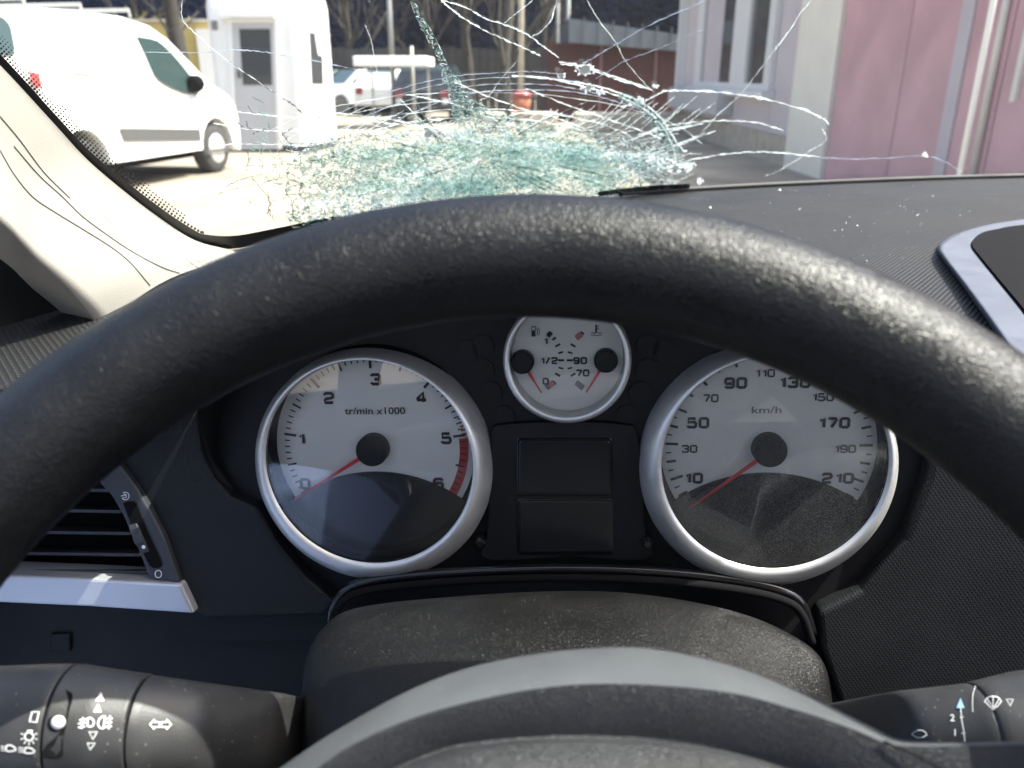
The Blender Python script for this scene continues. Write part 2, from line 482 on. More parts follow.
bare_tree(430, 42, 9, .2, 'bare tree in the dark wood above the dark parked car', 0, 'bark_dark', 21)
bare_tree(545, 46, 9, .18, 'bare tree in the dark wood over the low end of the red shed', .02, 'bark_dark', 31)

# ---- poles
def pole(px, Y, h, r, label, mat='pole', name='lamp_post'):
    b = atY(px, 60, Y); b.z = 0
    t = empty(name, b, label, 'post', 'metal posts in the yard')
    m = MB(); m.tube([b, b + V((0, 0, h))], [r, r * .8], 10); m.build('shaft', M[mat], t, smooth=True)
    m = MB(); m.tube([b + V((0, 0, .0)), b + V((0, 0, .18))], r * 1.9, 12); m.build('foot', M[mat], t)
    return t
pole(392, 25, 6, .075, 'grey metal post just above the white canopy', name='lamp_post')
pole(521, 21, 6, .075, 'tan post beside the leaning bare tree trunk', mat='kerbstone', name='lamp_post')
pole(557, 34, 6, .07, 'slim post standing before the dark wood, next to the slanted red shed roof', name='lamp_post')
pole(567, 33, 6, .09, 'slim post touching the end of the red shed roof', name='lamp_post')
pole(412, 22.5, 1.95, .05, 'short grey post between the pale car and the dark car', name='fence_post')

# ---- rear boundary fence of boards
b0 = atY(120, 100, 31); b1 = atY(700, 100, 31)
t = empty('board_fence', (b0.x, 31, 0), 'weathered board fence below the dark wood behind the parked cars', 'fence')
n = 74; w = (b1.x - b0.x) / n
for i in range(n):
    m = MB(); x = b0.x + i * w
    hh = 2.15 + rnd(-.05, .05)
    m.box((x + .012, 31 + rnd(0, .03), 0), (x + w - .012, 31.05, hh)); m.build('board', M['fence'], t)
m = MB(); m.box((b0.x, 31.06, .4), (b1.x, 31.12, .5)); m.box((b0.x, 31.06, 1.7), (b1.x, 31.12, 1.8)); m.build('rail', M['fence'], t)

# ---- yellow wall behind the van
y0 = atY(112, 40, 21.5); y1 = atY(214, 40, 21.5)
t = empty('yellow_wall', ((y0.x + y1.x) / 2, 21.5, 0), 'yellow rendered wall showing between the van and the white booth', 'wall')
m = MB(); m.box((y0.x, 21.5, 0), (y1.x + .3, 21.8, 2.45)); bevel(m.build('wall_body', M['yellow'], t), .02)
m = MB(); m.box((y0.x - .05, 21.45, 2.453), (y1.x + .35, 21.85, 2.53)); m.build('coping', M['kerbstone'], t)
m = MB(); xx = atY(207, 40, 21.4).x; m.box((xx - .22, 21.3, 0), (xx + .12, 21.497, 2.3)); m.build('pilaster', M['white_panel'], t)
# scrub above it
def twig_bush(cx, Y, z0, n, spread, label, mat, name='dry_bush'):
    b = V((cx, Y, 0)); t = empty(name, b, label, 'bush')
    rg = random.Random(int(cx * 10)); m = MB(); lf = MB()
    for i in range(n):
        p = b + V((rg.uniform(-spread, spread), rg.uniform(-.3, .3), 0)); q = [p]
        d = V((rg.uniform(-.25, .25), rg.uniform(-.2, .2), 1))
        for k in range(4):
            q.append(q[-1] + d * z0 / 4 * rg.uniform(.8, 1.1)); d = d + V((rg.uniform(-.25, .25), rg.uniform(-.25, .25), 0))
        m.tube(q, [.02, .016, .012, .009, .005], 4)
        for k in range(10):
            c = q[rg.randint(2, 4)] + V((rg.uniform(-.25, .25), rg.uniform(-.2, .2), rg.uniform(-.3, .25))); s = rg.uniform(.04, .09)
            e = V((rg.uniform(-1, 1), rg.uniform(-1, 1), rg.uniform(-1, 1))) * s; e2 = V((rg.uniform(-1, 1), rg.uniform(-1, 1), rg.uniform(-1, 1))) * s
            lf.add([c - e, c + e2, c + e, c - e2], [(0, 1, 2, 3)])
    m.build('stems', M['bark'], t, kind='stuff'); lf.build('leaves', M[mat], t, kind='stuff')
twig_bush(atY(105, 20, 22.6).x, 22.6, 2.7, 26, 1.3, 'dry pale scrub standing behind the yellow wall above the van roof', 'dryleaf')
twig_bush(atY(160, 20, 22.9).x, 22.9, 2.6, 20, .9, 'smaller dry scrub behind the yellow wall next to the thick trunk', 'dryleaf')

# ---- white van
Gf = ground_at(218, 172); Gf = V((-3.98, 11.31, 0)); Gr = V((-4.54, 8.64, 0))
fw = (Gf - Gr).normalized(); sd = V((fw.y, -fw.x, 0))       # sd points to our side
VO = Gr - fw * .78                                          # rear bumper, near side
vp = Plane(VO, fw, sd)                                      # side plane: u forward, v up
def vpt(x, y, z): return VO + fw * x - sd * y + V((0, 0, z))
van = empty('white_van', vpt(2.2, .9, 0), 'white panel van parked at the yard edge with dark cab window', 'van')
def tum(z): return .0 if z < 1.0 else .16 * ((z - 1.0) / .85) ** 1.4
prof = [(-.02,.42),(-.03,.9),(.03,1.55),(.12,1.78),(.28,1.85),(1.2,1.88),(2.1,1.87),(2.55,1.80),(2.85,1.66),(3.2,1.38),(3.5,1.14),(3.72,1.07),(3.93,.97),(4.04,.86),(4.09,.7),(4.10,.45),(4.06,.25)]
def arch(cx, r=.39, z0=.25, n=10):
    return [(cx + r * cos(a), z0 + .08 + r * sin(a)) for a in [pi * i / n for i in range(n + 1)]]
WX = [.92, 3.51]
low = [(4.06,.25)] + arch(WX[1]) + arch(WX[0]) + [(-.0,.3)]
outl = prof[:-1] + low
m = MB()
secs = []
for y, ins in ((0, 0.03), (.03, 0), (1.75, 0), (1.78, .03)):
    ring = []
    for x, z in outl:
        tz = tum(z); yy = y + tz if y < .9 else y - tz
        cx, cz = 2.2, .9
        ring.append(vpt(x + (cx - x) * ins * .35, yy, z + (cz - z) * ins * .35))
    secs.append(ring)
m.loft(secs, True, True)
body = m.build('body', M['van'], van)
def side_poly(name, px, mat, off=.004, parent=van, z_t=True, thick=.004):
    pts = []
    for q in px:
        a, b = vp.loc(*q)
        for _ in range(3):       # follow the tumblehome
            a, b = vp.loc(q[0], q[1], -tum(b))
        pts.append(vpt(a, tum(b) - off, b))
    m = MB(); m.prism(pts, -sd * -thick); return m.build(name, mat, parent)
win = side_poly('cab_window', s2([(135.5,36),(156,40),(171,52.5),(186,70),(194,82),(199,93),(186,93.5),(172,88),(160,81),(152.6,73),(144,54)], 30), M['car_glass'])
side_poly('side_moulding', [(118,128),(199,129),(200.7,140.5),(123,141.5)], M['mould'], .012)
side_poly('slide_rail', [(49,71.5),(94,74),(94,77),(60,75)], M['mould'], .006)
side_poly('handle', [(157,98.5),(166,99.5),(166,101),(157,100)], M['mould'], .006)
side_poly('rear_window', s2([(-14,14),(0,16),(9,24),(13,40),(13,55),(-10,52)], 14), M['car_glass'])
side_poly('tail_light', [(26,71),(38,73),(42,90),(33,86)], M['redlens'], .012)
side_poly('door_seam', [(127,40),(128,40),(121,60),(119,80),(123,110),(124,127),(123,127),(121.5,110),(117.5,80),(119.5,60)], M['mould'], .001, thick=.002)
side_poly('sill_seam', [(124,148),(160,147.3),(175,146.5),(160,148.3)], M['mould'], .001, thick=.002)
side_poly('fuel_flap', [(62,96),(74,97),(74,107),(63,106)], M['van'], .006)
side_poly('door_seam', s2([(196,94),(199,104),(201,116),(200.5,127)], 8) + s2([(199.7,127),(200,116),(198,104),(195,94)], 8), M['mould'], .0015, thick=.002)
side_poly('bumper_edge', [(207,150),(232,147),(232,150),(207,153)], M['mould'], .004)
# mirror
mp = vpt(3.02, -.0, 1.12)
m = MB()
m.loft([[mp + fw * dx - sd * (-.08 - .11 * cos(a) * s) + V((0, 0, .03 + .105 * sin(a) * s)) for a in [2*pi*i/10 for i in range(10)]] for s, dx in ((.6, -.07), (1, -.04), (1, .03), (.5, .09))], True, True)
m.build('mirror', M['matte'], van, smooth=True)
for cx in WX:
    for y in (.04, 1.56):
        c = vpt(cx, y, .31)
        m = MB(); rings = []
        for yy, r in ((0, .20), (0, .29), (.03, .315), (.17, .315), (.2, .29), (.2, .1)):
            rings.append([vpt(cx + r * cos(a), y + yy, .315 + r * sin(a)) for a in [2*pi*i/28 for i in range(28)]])
        m.loft(rings, True, True); wh = m.build('wheel', M['tyre'], van, smooth=True)
        if y < 1:
            m = MB(); m.loft([[vpt(cx + r * cos(a), y + yy, .315 + r * sin(a)) for a in [2*pi*i/24 for i in range(24)]] for yy, r in ((-.002, .2), (-.02, .17), (-.01, .08), (-.03, .05))], True, True)
            m.build('hubcap', M['hubcap'], wh, smooth=True)
    m = MB(); m.loft([[vpt(cx + .40 * cos(a), y, .33 + .40 * sin(a)) for a in [pi*i/12 for i in range(13)]] for y in (.05, .5)], False, False); m.build('wheel_arch_liner', M['matte'], van)
m = MB(); m.box((0,0,0),(1,1,1), lambda a,b,c: vpt(.3 + 3.8*a, .3 + 1.2*b, .22 + .3*c)); m.build('underbody', M['matte'], van)
fs = [(2.62,1.79),(2.85,1.675),(3.2,1.40),(3.5,1.16)]
m = MB(); m.loft([[vpt(x + .012, tum(z) + .1, z + .014) for x, z in fs], [vpt(x + .012, 1.78 - tum(z) - .1, z + .014) for x, z in fs]], False, False); m.build('front_window', M['car_glass'], van)
m = MB()
for x in (.7, 1.5, 2.3): m.tube([vpt(x, .2, 1.87), vpt(x, .2, 1.95), vpt(x, 1.58, 1.95), vpt(x, 1.58, 1.87)], .02, 6)
m.build('roof_bar', M['pole'], van)

# ---- white booth
bc = ground_at(310, 153)                                   # corner between its two visible faces
ba = R(-10)
bu = V((cos(ba), sin(ba), 0)); bb = V((-sin(ba), cos(ba), 0))
BW, BD, BH = 1.66, 1.4, 2.62
def bpt(x, y, z): return bc + bu * (x - BW) + bb * y + V((0, 0, z))
fp = Plane(bpt(0, 0, 0), bu, -bb); rp = Plane(bpt(BW, 0, 0), bb, bu)
booth = empty('guard_booth', bpt(BW/2, BD/2, 0), 'small white prefabricated booth with a glazed door beside the white van', 'booth')
m = MB(); c = .16
ring = []
def booth_ring(z, ins):
    q = [(c, 0), (BW - c, 0), (BW, c), (BW, BD - c), (BW - c, BD), (c, BD), (0, BD - c), (0, c)]
    out = []
    for cx, cy, a0 in ((BW - c, c, -pi/2), (BW - c, BD - c, 0), (c, BD - c, pi/2), (c, c, pi)):
        for k in range(5):
            a = a0 + pi/2 * k / 4
            x, y = cx + c * cos(a), cy + c * sin(a)
            out.append(bpt(BW/2 + (x - BW/2) * (1 - ins), BD/2 + (y - BD/2) * (1 - ins), z))
    return out
m.loft([booth_ring(z, i) for z, i in ((.12, 0), (2.30, 0), (2.45, .03), (2.56, .09), (2.62, .18))], True, True)
m.build('shell', M['white_panel'], booth, smooth=False)
m = MB(); m.loft([booth_ring(0, .03), booth_ring(.118, .03)], True, True); m.build('base', M['mould'], booth)
def on_plane(name, pl, px, mat, h0, h1, parent):
    p0 = [pl.hit(q[0], q[1], 0) + pl.n * h0 for q in px]
    m = MB(); m.prism(p0, pl.n * (h1 - h0)); return m.build(name, mat, parent)
door = on_plane('door', fp, [(233,22),(275,22),(278,149),(239,150)], M['booth_grey'], .001, .03, booth)
on_plane('door_frame', fp, [(230,19),(278,19),(278,22.5),(230,22.5)], M['white_panel'], .001, .06, booth)
on_plane('door_frame', fp, [(229,19),(233,22),(238.5,150),(234,150)], M['white_panel'], .001, .05, booth)
on_plane('door_frame', fp, [(275,22),(278.5,19),(282,149),(278.5,149)], M['white_panel'], .001, .05, booth)
on_plane('pane', fp, [(240,29),(271,29),(273,85),(244,85)], M['window_glass'], .032, .036, door)
on_plane('handle', fp, [(238.5,70),(241,70),(242,78),(239.5,78)], M['mould'], .032, .06, door)
on_plane('canopy', fp, [(223,14.5),(279,14.5),(279,18.5),(223,18.5)], M['white_panel'], .001, .18, booth)
on_plane('side_window', rp, [(309,32),(314.5,33),(318,55),(322,56),(323,84),(311.5,84)], M['window_glass'], .002, .01, booth)

for z in (.5, 1.9):
    m = MB(); m.box((0,0,0),(1,1,1), lambda a,b,c_: bpt(BW + .001 + .006*a, .2 + 1.1*b, z + .02*c_)); m.build('panel_joint', M['booth_grey'], booth)
m = MB()
for k in range(5): m.box((0,0,0),(1,1,1), lambda a,b,c_: bpt(.12 + .12*a, -.02 + .019*b, 1.95 + .03*k + .014*c_))
m.build('vent_grille', M['mould'], booth)

# ---- cars further back
def small_car(px, py, Y, heading, label, paint, tail=False, Lc=4.1, Wc=1.65, Hc=1.42, wagon=False):
    b = atY(px, py, Y); b.z = 0
    f = V((cos(heading), sin(heading), 0)); s = V((-f.y, f.x, 0))
    def P(x, y, z): return b + f * (x - Lc/2) + s * (y - Wc/2) + V((0, 0, z))
    t = empty('parked_car', b, label, 'car', 'cars parked at the back of the yard')
    if wagon: pr = [(0,.35),(0,.85),(.08,1.0),(.25,1.35),(.45,Hc),(2.3,Hc),(3.05,.98),(3.9,.84),(4.08,.65),(4.1,.3)]
    else: pr = [(0,.35),(0,.8),(.1,.95),(.5,1.0),(.95,Hc-.02),(2.2,Hc),(2.95,.98),(3.9,.82),(4.08,.62),(4.1,.3)]
    ar = lambda cx: [(cx + .33 * cos(a), .3 + .33 * sin(a)) for a in [pi*i/8 for i in range(9)]]
    ol = pr + ar(3.3) + ar(.8)
    def tb(z): return 0 if z < .9 else .2 * (z - .9) / .5
    m = MB(); m.loft([[P(x, y0 + sg * tb(z), z) for x, z in ol] for y0, sg in ((0, 1), (Wc, -1))], True, True)
    bevel(m.build('body', M[paint], t), .03)
    gl = [(1.0,Hc-.1),(2.15,Hc-.1),(2.8,.99),(.65,.99)] if not wagon else [(.5,Hc-.1),(2.2,Hc-.1),(2.85,.99),(.3,.99)]
    for y0, sg in ((0, 1), (Wc, -1)):
        m = MB(); m.prism([P(x, y0 + sg * (tb(z) - .006), z) for x, z in gl], s * (-sg) * .004); m.build('window', M['car_glass'], t)
    for a, c2 in ((pr[5], pr[6]), (pr[3], pr[4])):
        dx = .012 if a is pr[5] else -.012
        m = MB(); m.add([P(a[0]+dx, .14 + tb(a[1]), a[1]), P(a[0]+dx, Wc - .14 - tb(a[1]), a[1]), P(c2[0]+dx, Wc - .14 - tb(c2[1]), c2[1]+.01), P(c2[0]+dx, .14 + tb(c2[1]), c2[1]+.01)], [(0,1,2,3)])
        m.build('window', M['car_glass'], t)
    for y0 in (.08, Wc - .3):
        m = MB(); m.box((0,0,0),(1,1,1), lambda a,b_,c_: P(-.02 + .06*a, y0 + .22*b_, .68 + .2*c_)); m.build('tail_light', M['redlens'], t)
        m = MB(); m.box((0,0,0),(1,1,1), lambda a,b_,c_: P(-.02 + .05*a, y0 + .03 + .15*b_, .52 + .14*c_)); m.build('reversing_light', M['whitelens'], t)
        m = MB(); m.box((0,0,0),(1,1,1), lambda a,b_,c_: P(4.02 + .06*a, y0 + .22*b_, .58 + .14*c_)); m.build('headlight', M['whitelens'], t)
    for cx in (.8, 3.3):
        for y0 in (-.01, Wc - .19):
            m = MB(); m.loft([[P(cx + r * cos(a), y0 + yy, .3 + r * sin(a)) for a in [2*pi*i/18 for i in range(18)]] for yy, r in ((0, .19), (0, .28), (.05, .3), (.15, .3), (.2, .28))], True, True)
            w = m.build('wheel', M['tyre'], t)
    return t
small_car(352, 90, 30, R(232), 'pale silver car with a wide windscreen half hidden by the white booth', 'silvercar')
small_car(398, 90, 29.0, R(80), 'white estate car with a red tail lamp beside the short post', 'van', wagon=True)
small_car(436, 90, 25, R(84), 'dark car seen from behind with a red and white tail lamp', 'darkcar', wagon=True, Hc=1.5)

# canopy roof above cars
c0 = atY(353, 60, 20.5); c1 = atY(427, 60, 20.5)
t = empty('canopy_roof', ((c0.x+c1.x)/2, 21, 0), 'long flat white canopy over the parked cars beside the booth', 'canopy')
m = MB(); m.box((c0.x, 20.5, atY(390,66,20.5).z), (c1.x, 22.4, atY(390,56,20.5).z)); bevel(m.build('roof', M['canopy'], t), .02)
for xx in (c0.x + .15, c1.x - .15):
    m = MB(); m.tube([V((xx, 22.2, 0)), V((xx, 22.2, atY(390,66.2,20.5).z))], .03, 8); m.build('post', M['pole'], t)

# ---- red shed with grey sloping roof
Ys = 24
s0 = atY(548, 42, Ys); s1 = atY(700, 42, Ys)
t = empty('red_shed', ((s0.x + s1.x) / 2, Ys + 2, 0), 'long dark red shed with a grey sheet roof sloping down', 'shed')
zt = atY(600, 43, Ys).z
wl_ = MB(); wl_.box((s0.x, Ys, .0), (s1.x + 2, Ys + 4, zt)); wall = wl_.build('wall', M['shedred'], t)
za, zb = atY(570, 19, Ys).z, atY(690, 38, Ys).z
xa, xb = atY(569, 19, Ys - .25).x, atY(700, 38, Ys - .25).x
m = MB(); m.prism([V((xa, Ys - .25, zt + .01)), V((xa, Ys - .25, za)), V((xb, Ys - .25, zb)), V((xb, Ys - .25, zt - .25))], V((0, 4.6, .0))); m.build('roof', M['shedroof'], t)
m = MB()
for i in range(9):
    x = xa + (xb - xa) * i / 9; m.box((x, Ys - .27, zt - .02), (x + .03, Ys - .251, zt + .3 + (za - zb) * (1 - i / 9) * .8))
m.build('roof_rib', M['shedroof'], t, kind='stuff')
for px in (600, 655):
    d0 = atY(px, 60, Ys - .03)
    m = MB(); m.box((d0.x, Ys - .03, 0), (d0.x + .06, Ys - .002, zt - .02)); m.build('joint', M['seamline'], t)
# concrete blocks in front
kb = [(478, 30), (530, 30), (575, 38), (612, 44), (655, 40)]
for i, ((px, w), lb) in enumerate(zip(kb, ('small pale concrete block by the pole foot behind the cracked glass', 'pale concrete block under the orange tub', 'pale concrete block at the open end of the red shed', 'long pale concrete block before the middle of the red shed', 'concrete block between the shed and the window building'))):
    a = atY(px, 120, 19.5); bx = atY(px + w, 120, 19.5)
    m = MB(); m.box((a.x, 19.5 + rnd(-.1, .1), 0), (bx.x - .05, 20.1, atY(px, 113, 19.5).z))
    o = bevel(m.build('concrete_block', M['kerbstone'], None), .03); tag(o, lb, 'block', 'concrete blocks before the shed')
# orange tub
ob = atY(522, 100, 19.7); zz = atY(522, 112, 19.7).z
t = empty('orange_tub', (ob.x, 19.8, zz), 'small orange and red tub standing on the concrete block', 'tub')
m = MB(); m.loft([[V((ob.x + r*cos(a), 19.8 + r*sin(a), zz + z)) for a in [2*pi*i/14 for i in range(14)]] for r, z in ((.17, .0), (.22, .32))], True, True); m.build('tub_body', M['orange'], t, smooth=True)
m = MB(); m.loft([[V((ob.x + r*cos(a), 19.8 + r*sin(a), zz + z)) for a in [2*pi*i/14 for i in range(14)]] for r, z in ((.24, .322), (.24, .40), (.1, .46))], True, True); m.build('tub_lid', M['redlens'], t, smooth=True)

# ---- pink building
WXB = 4.0
BHT = 3.25
bld = empty('pink_building', (WXB + 2, 11, 0), 'pink and cream panelled building with a white framed window facing the yard', 'building')
def wallbox(name, ya, yb, mat, x0=WXB, z0=0, z1=BHT, depth=4, parent=bld):
    m = MB(); m.box((x0, min(ya, yb), z0), (WXB + depth, max(ya, yb), z1)); return m.build(name, mat, parent)
def Yx(px, X=WXB): return atX(px, 85, X).y
yA, yB, yC, yD, yE = Yx(684), Yx(772), Yx(796), Yx(836), Yx(1400)
wallbox('window_wall', yA, yB, M['lilac'])
wallbox('lilac_panel', yB - .003, yC, M['lilac'], x0=WXB + .004)
wallbox('cream_pilaster', yC - .003, yD, M['cream'], x0=WXB - .05)
# pink cladding panels with recessed joints
joints = [836, 901, 958, 1001, 1110, 1300, 2200]
for a, b in zip(joints[:-1], joints[1:]):
    m = MB(); m.box((WXB, Yx(b) + .012, 0), (WXB + .08, Yx(a) - .012, BHT)); bevel(m.build('cladding_panel', M['pink'], bld), .006)
wallbox('wall_core', yD - .004, Yx(2200), M['seamline'], x0=WXB + .05)
def strip(name, px, w, proud, mat, round_=True):
    y = Yx(px, WXB - proud); m = MB(); m.tube([V((WXB - proud, y, 0)), V((WXB - proud, y, BHT))], w, 12); return m.build(name, mat, bld, smooth=True)

strip('corner_bead', 990, .03, .03, M['cream'])
m = MB(); m.box((WXB - .02, Yx(962) , 0), (WXB - .001, Yx(950), BHT)); m.build('cover_strip', M['lilac'], bld)
m = MB(); m.box((WXB - .03, Yx(1021), 1.05), (WXB - .001, Yx(1016), BHT)); m.build('cover_strip', M['cream'], bld)
# plinth band and beige base
m = MB(); m.box((WXB - .06, yC - .01, 0), (WXB - .002, yA - .02, .42)); m.build('plinth', M['plinth'], bld)
# window: frame, sashes, panes, sill
wp = Plane(V((WXB, 0, 0)), V((0, -1, 0)), V((-1, 0, 0)))
def wbox(name, pxa, pxb, pya, pyb, proud0, proud1, mat, parent, yref=None):
    ya, yb = Yx(pxa), Yx(pxb)
    pm = (pxa + pxb) / 2
    za = atX(pm, pya, WXB).z; zb = atX(pm, pyb, WXB).z
    m = MB(); m.box((WXB - proud1, min(ya, yb), min(za, zb)), (WXB - proud0, max(ya, yb), max(za, zb))); return m.build(name, mat, parent)
ztop, zbot = 2.95, atX(740, 83, WXB).z
def wframe(name, pxa, pxb, z0, z1, p0, p1, mat, parent):
    m = MB(); m.box((WXB - p1, min(Yx(pxa), Yx(pxb)), z0), (WXB - p0, max(Yx(pxa), Yx(pxb)), z1)); return m.build(name, mat, parent)
win = wframe('window', 703, 770, zbot, ztop, .001, .03, M['window_glass'], bld)
wframe('frame', 697, 703, zbot - .1, ztop, .001, .09, M['frame_white'], win)
wframe('frame', 733, 748, zbot, ztop - .01, .002, .08, M['frame_white'], win)
wframe('frame', 768, 774, zbot - .1, ztop, .001, .09, M['frame_white'], win)
wframe('frame', 697.2, 773.8, zbot - .1, zbot + .002, .002, .085, M['frame_white'], win)
wframe('frame', 697.2, 773.8, ztop - .002, ztop + .1, .002, .085, M['frame_white'], win)
wframe('curtain', 704, 720, zbot, ztop, .031, .036, M['lilac'], win)
wframe('sill', 694, 776, zbot - .2, zbot - .102, .001, .2, M['frame_white'], win)
# roller box projecting below the window
m = MB(); m.box((WXB - .32, Yx(735), .55), (WXB - .002, yA + .15, .98)); bevel(m.build('service_box', M['booth_grey'], bld), .02)
m = MB(); m.box((WXB - .2, yA - .02, 0), (WXB + 4.05, yA + .12, BHT)); m.build('end_trim', M['frame_white'], bld)
m = MB(); m.box((WXB - .25, Yx(2200) - .1, BHT + .002), (WXB + 4.2, yA + .3, BHT + .2)); m.build('roof', M['shedroof'], bld)

# ---- white pipe standing free of the pink wall
pX = 2.3; pY = atX(977, 85, pX).y
t = empty('white_pipe', (pX, pY, 0), 'slim white upright pipe shining in the sun before the pink panels', 'pipe')
m = MB(); m.tube([V((pX, pY, 0)), V((pX, pY, 3.4))], .0145, 16); m.build('shaft', M['chrome'], t, smooth=True)
m = MB(); m.tube([V((pX, pY, 0)), V((pX, pY, .05))], .07, 16); m.build('foot', M['pole'], t)

# ---- overhead cables between the posts
for i, (z0, z1, lb) in enumerate(((5.6, 5.5, 'upper thin dark cable slung across the yard above the red shed'), (5.1, 5.0, 'lower thin dark cable slung across the yard above the parked cars'))):
    a = atY(392, 60, 25); b = atY(567, 60, 33)
    P = [V((a.x + (b.x - a.x) * t / 12, a.y + (b.y - a.y) * t / 12, z0 + (z1 - z0) * t / 12 - .8 * (1 - (t / 6 - 1) ** 2) - (1.9 if i else 2.3))) for t in range(13)]
    m = MB(); m.tube(P, .012, 5); tag(m.build('cable', M['matte'], None), lb, 'cable')
# ================================================================== INSIDE, the car
ZD = EYE.z - .13                                            # dash top level
basepx = [(236,250),(300,238),(400,222),(520,206),(650,191),(760,184.5),(900,178.5),(1024,175),(1250,173)]
bl = [atZ(px, py, ZD) for px, py in basepx]
BX = [-.40, -.30] + [p.x for p in bl] + [1.5]
BY = [.38, .545] + [p.y for p in bl] + [bl[-1].y - .1]
def Yb(x):
    if x <= BX[0]: return BY[0]
    for i in range(len(BX) - 1):
        if x <= BX[i+1]:
            t = (x - BX[i]) / (BX[i+1] - BX[i]); return BY[i] * (1 - t) + BY[i+1] * t
    return BY[-1]
KG = .82 / .57
def glass_hit(px, py, off=0.0):
    r = ray(px, py); a, b = .15, 3.0
    def g(t): return r.y * t - (Yb(r.x * t) - KG * (EYE.z + r.z * t - ZD))
    for _ in range(40):
        c = (a + b) / 2
        if g(c) > 0: b = c
        else: a = c
    return EYE + r * (a - off)

# ---- windscreen
ws = empty('windscreen', (0.1, .9, ZD), 'shattered car windscreen with long curved cracks and crushed green glass', 'windscreen')
xs = [-.34 + i * .02 for i in range(int(1.3 / .02))]; ms = [-.02, .15, .3, .45, .6, .9, 1.4]  # pane runs up to the raised roof edge, above the view
rows = [[V((x, Yb(x) - KG * mm, ZD + mm)) for x in xs] for mm in [q * .57 for q in ms]]
m = MB(); m.loft(rows, closed=False); gl = m.build('glass_pane', M['glass'], ws, smooth=True)
# black ceramic border
edge = [(-60,2),(0,63),(50,118),(90,160),(150,208),(190,235),(206,241),(236,242),(280,234),(345,221),(420,213)]
sp = s2(edge, 80)
m = MB(); stroke(m, sp, 13, lambda a, b: glass_hit(a, b, .001)); m.build('black_border', M['frit'], ws)
m = MB()
for row in range(5):
    off = 8.0 + row * 3.0; r = 1.45 - row * .22; n = 0; acc = 0
    for i in range(1, len(sp)):
        (x0, y0), (x1, y1) = sp[i-1], sp[i]; l = sqrt((x1-x0)**2 + (y1-y0)**2); nx, ny = (y1-y0)/l, -(x1-x0)/l
        acc2 = acc
        while acc2 < l:
            t = acc2 / l; cx = x0 + (x1-x0)*t + nx*off; cy = y0 + (y1-y0)*t + ny*off
            if cx < 205 and not (cx > 150 and row > 2) and not (cx > 185 and row > 0): fillp(m, circ(cx, cy, r, 6), lambda a, b: glass_hit(a, b, .001))
            acc2 += 4.0
        acc = acc2 - l
m.build('border_dots', M['frit'], ws, kind='stuff')
rb = s2([(620,194),(650,191.5),(760,185),(900,179),(1024,175.5),(1200,173)], 50)
m = MB(); m.tube([glass_hit(a, b, .004) for a, b in rb], .0028, 8); m.build('lower_seal', M['rubber'], ws, smooth=True)
m = MB(); stroke(m, [(598,194),(622,191),(650,188),(690,186)], 5, lambda a, b: glass_hit(a, b, .003)); m.build('black_border', M['frit'], ws)

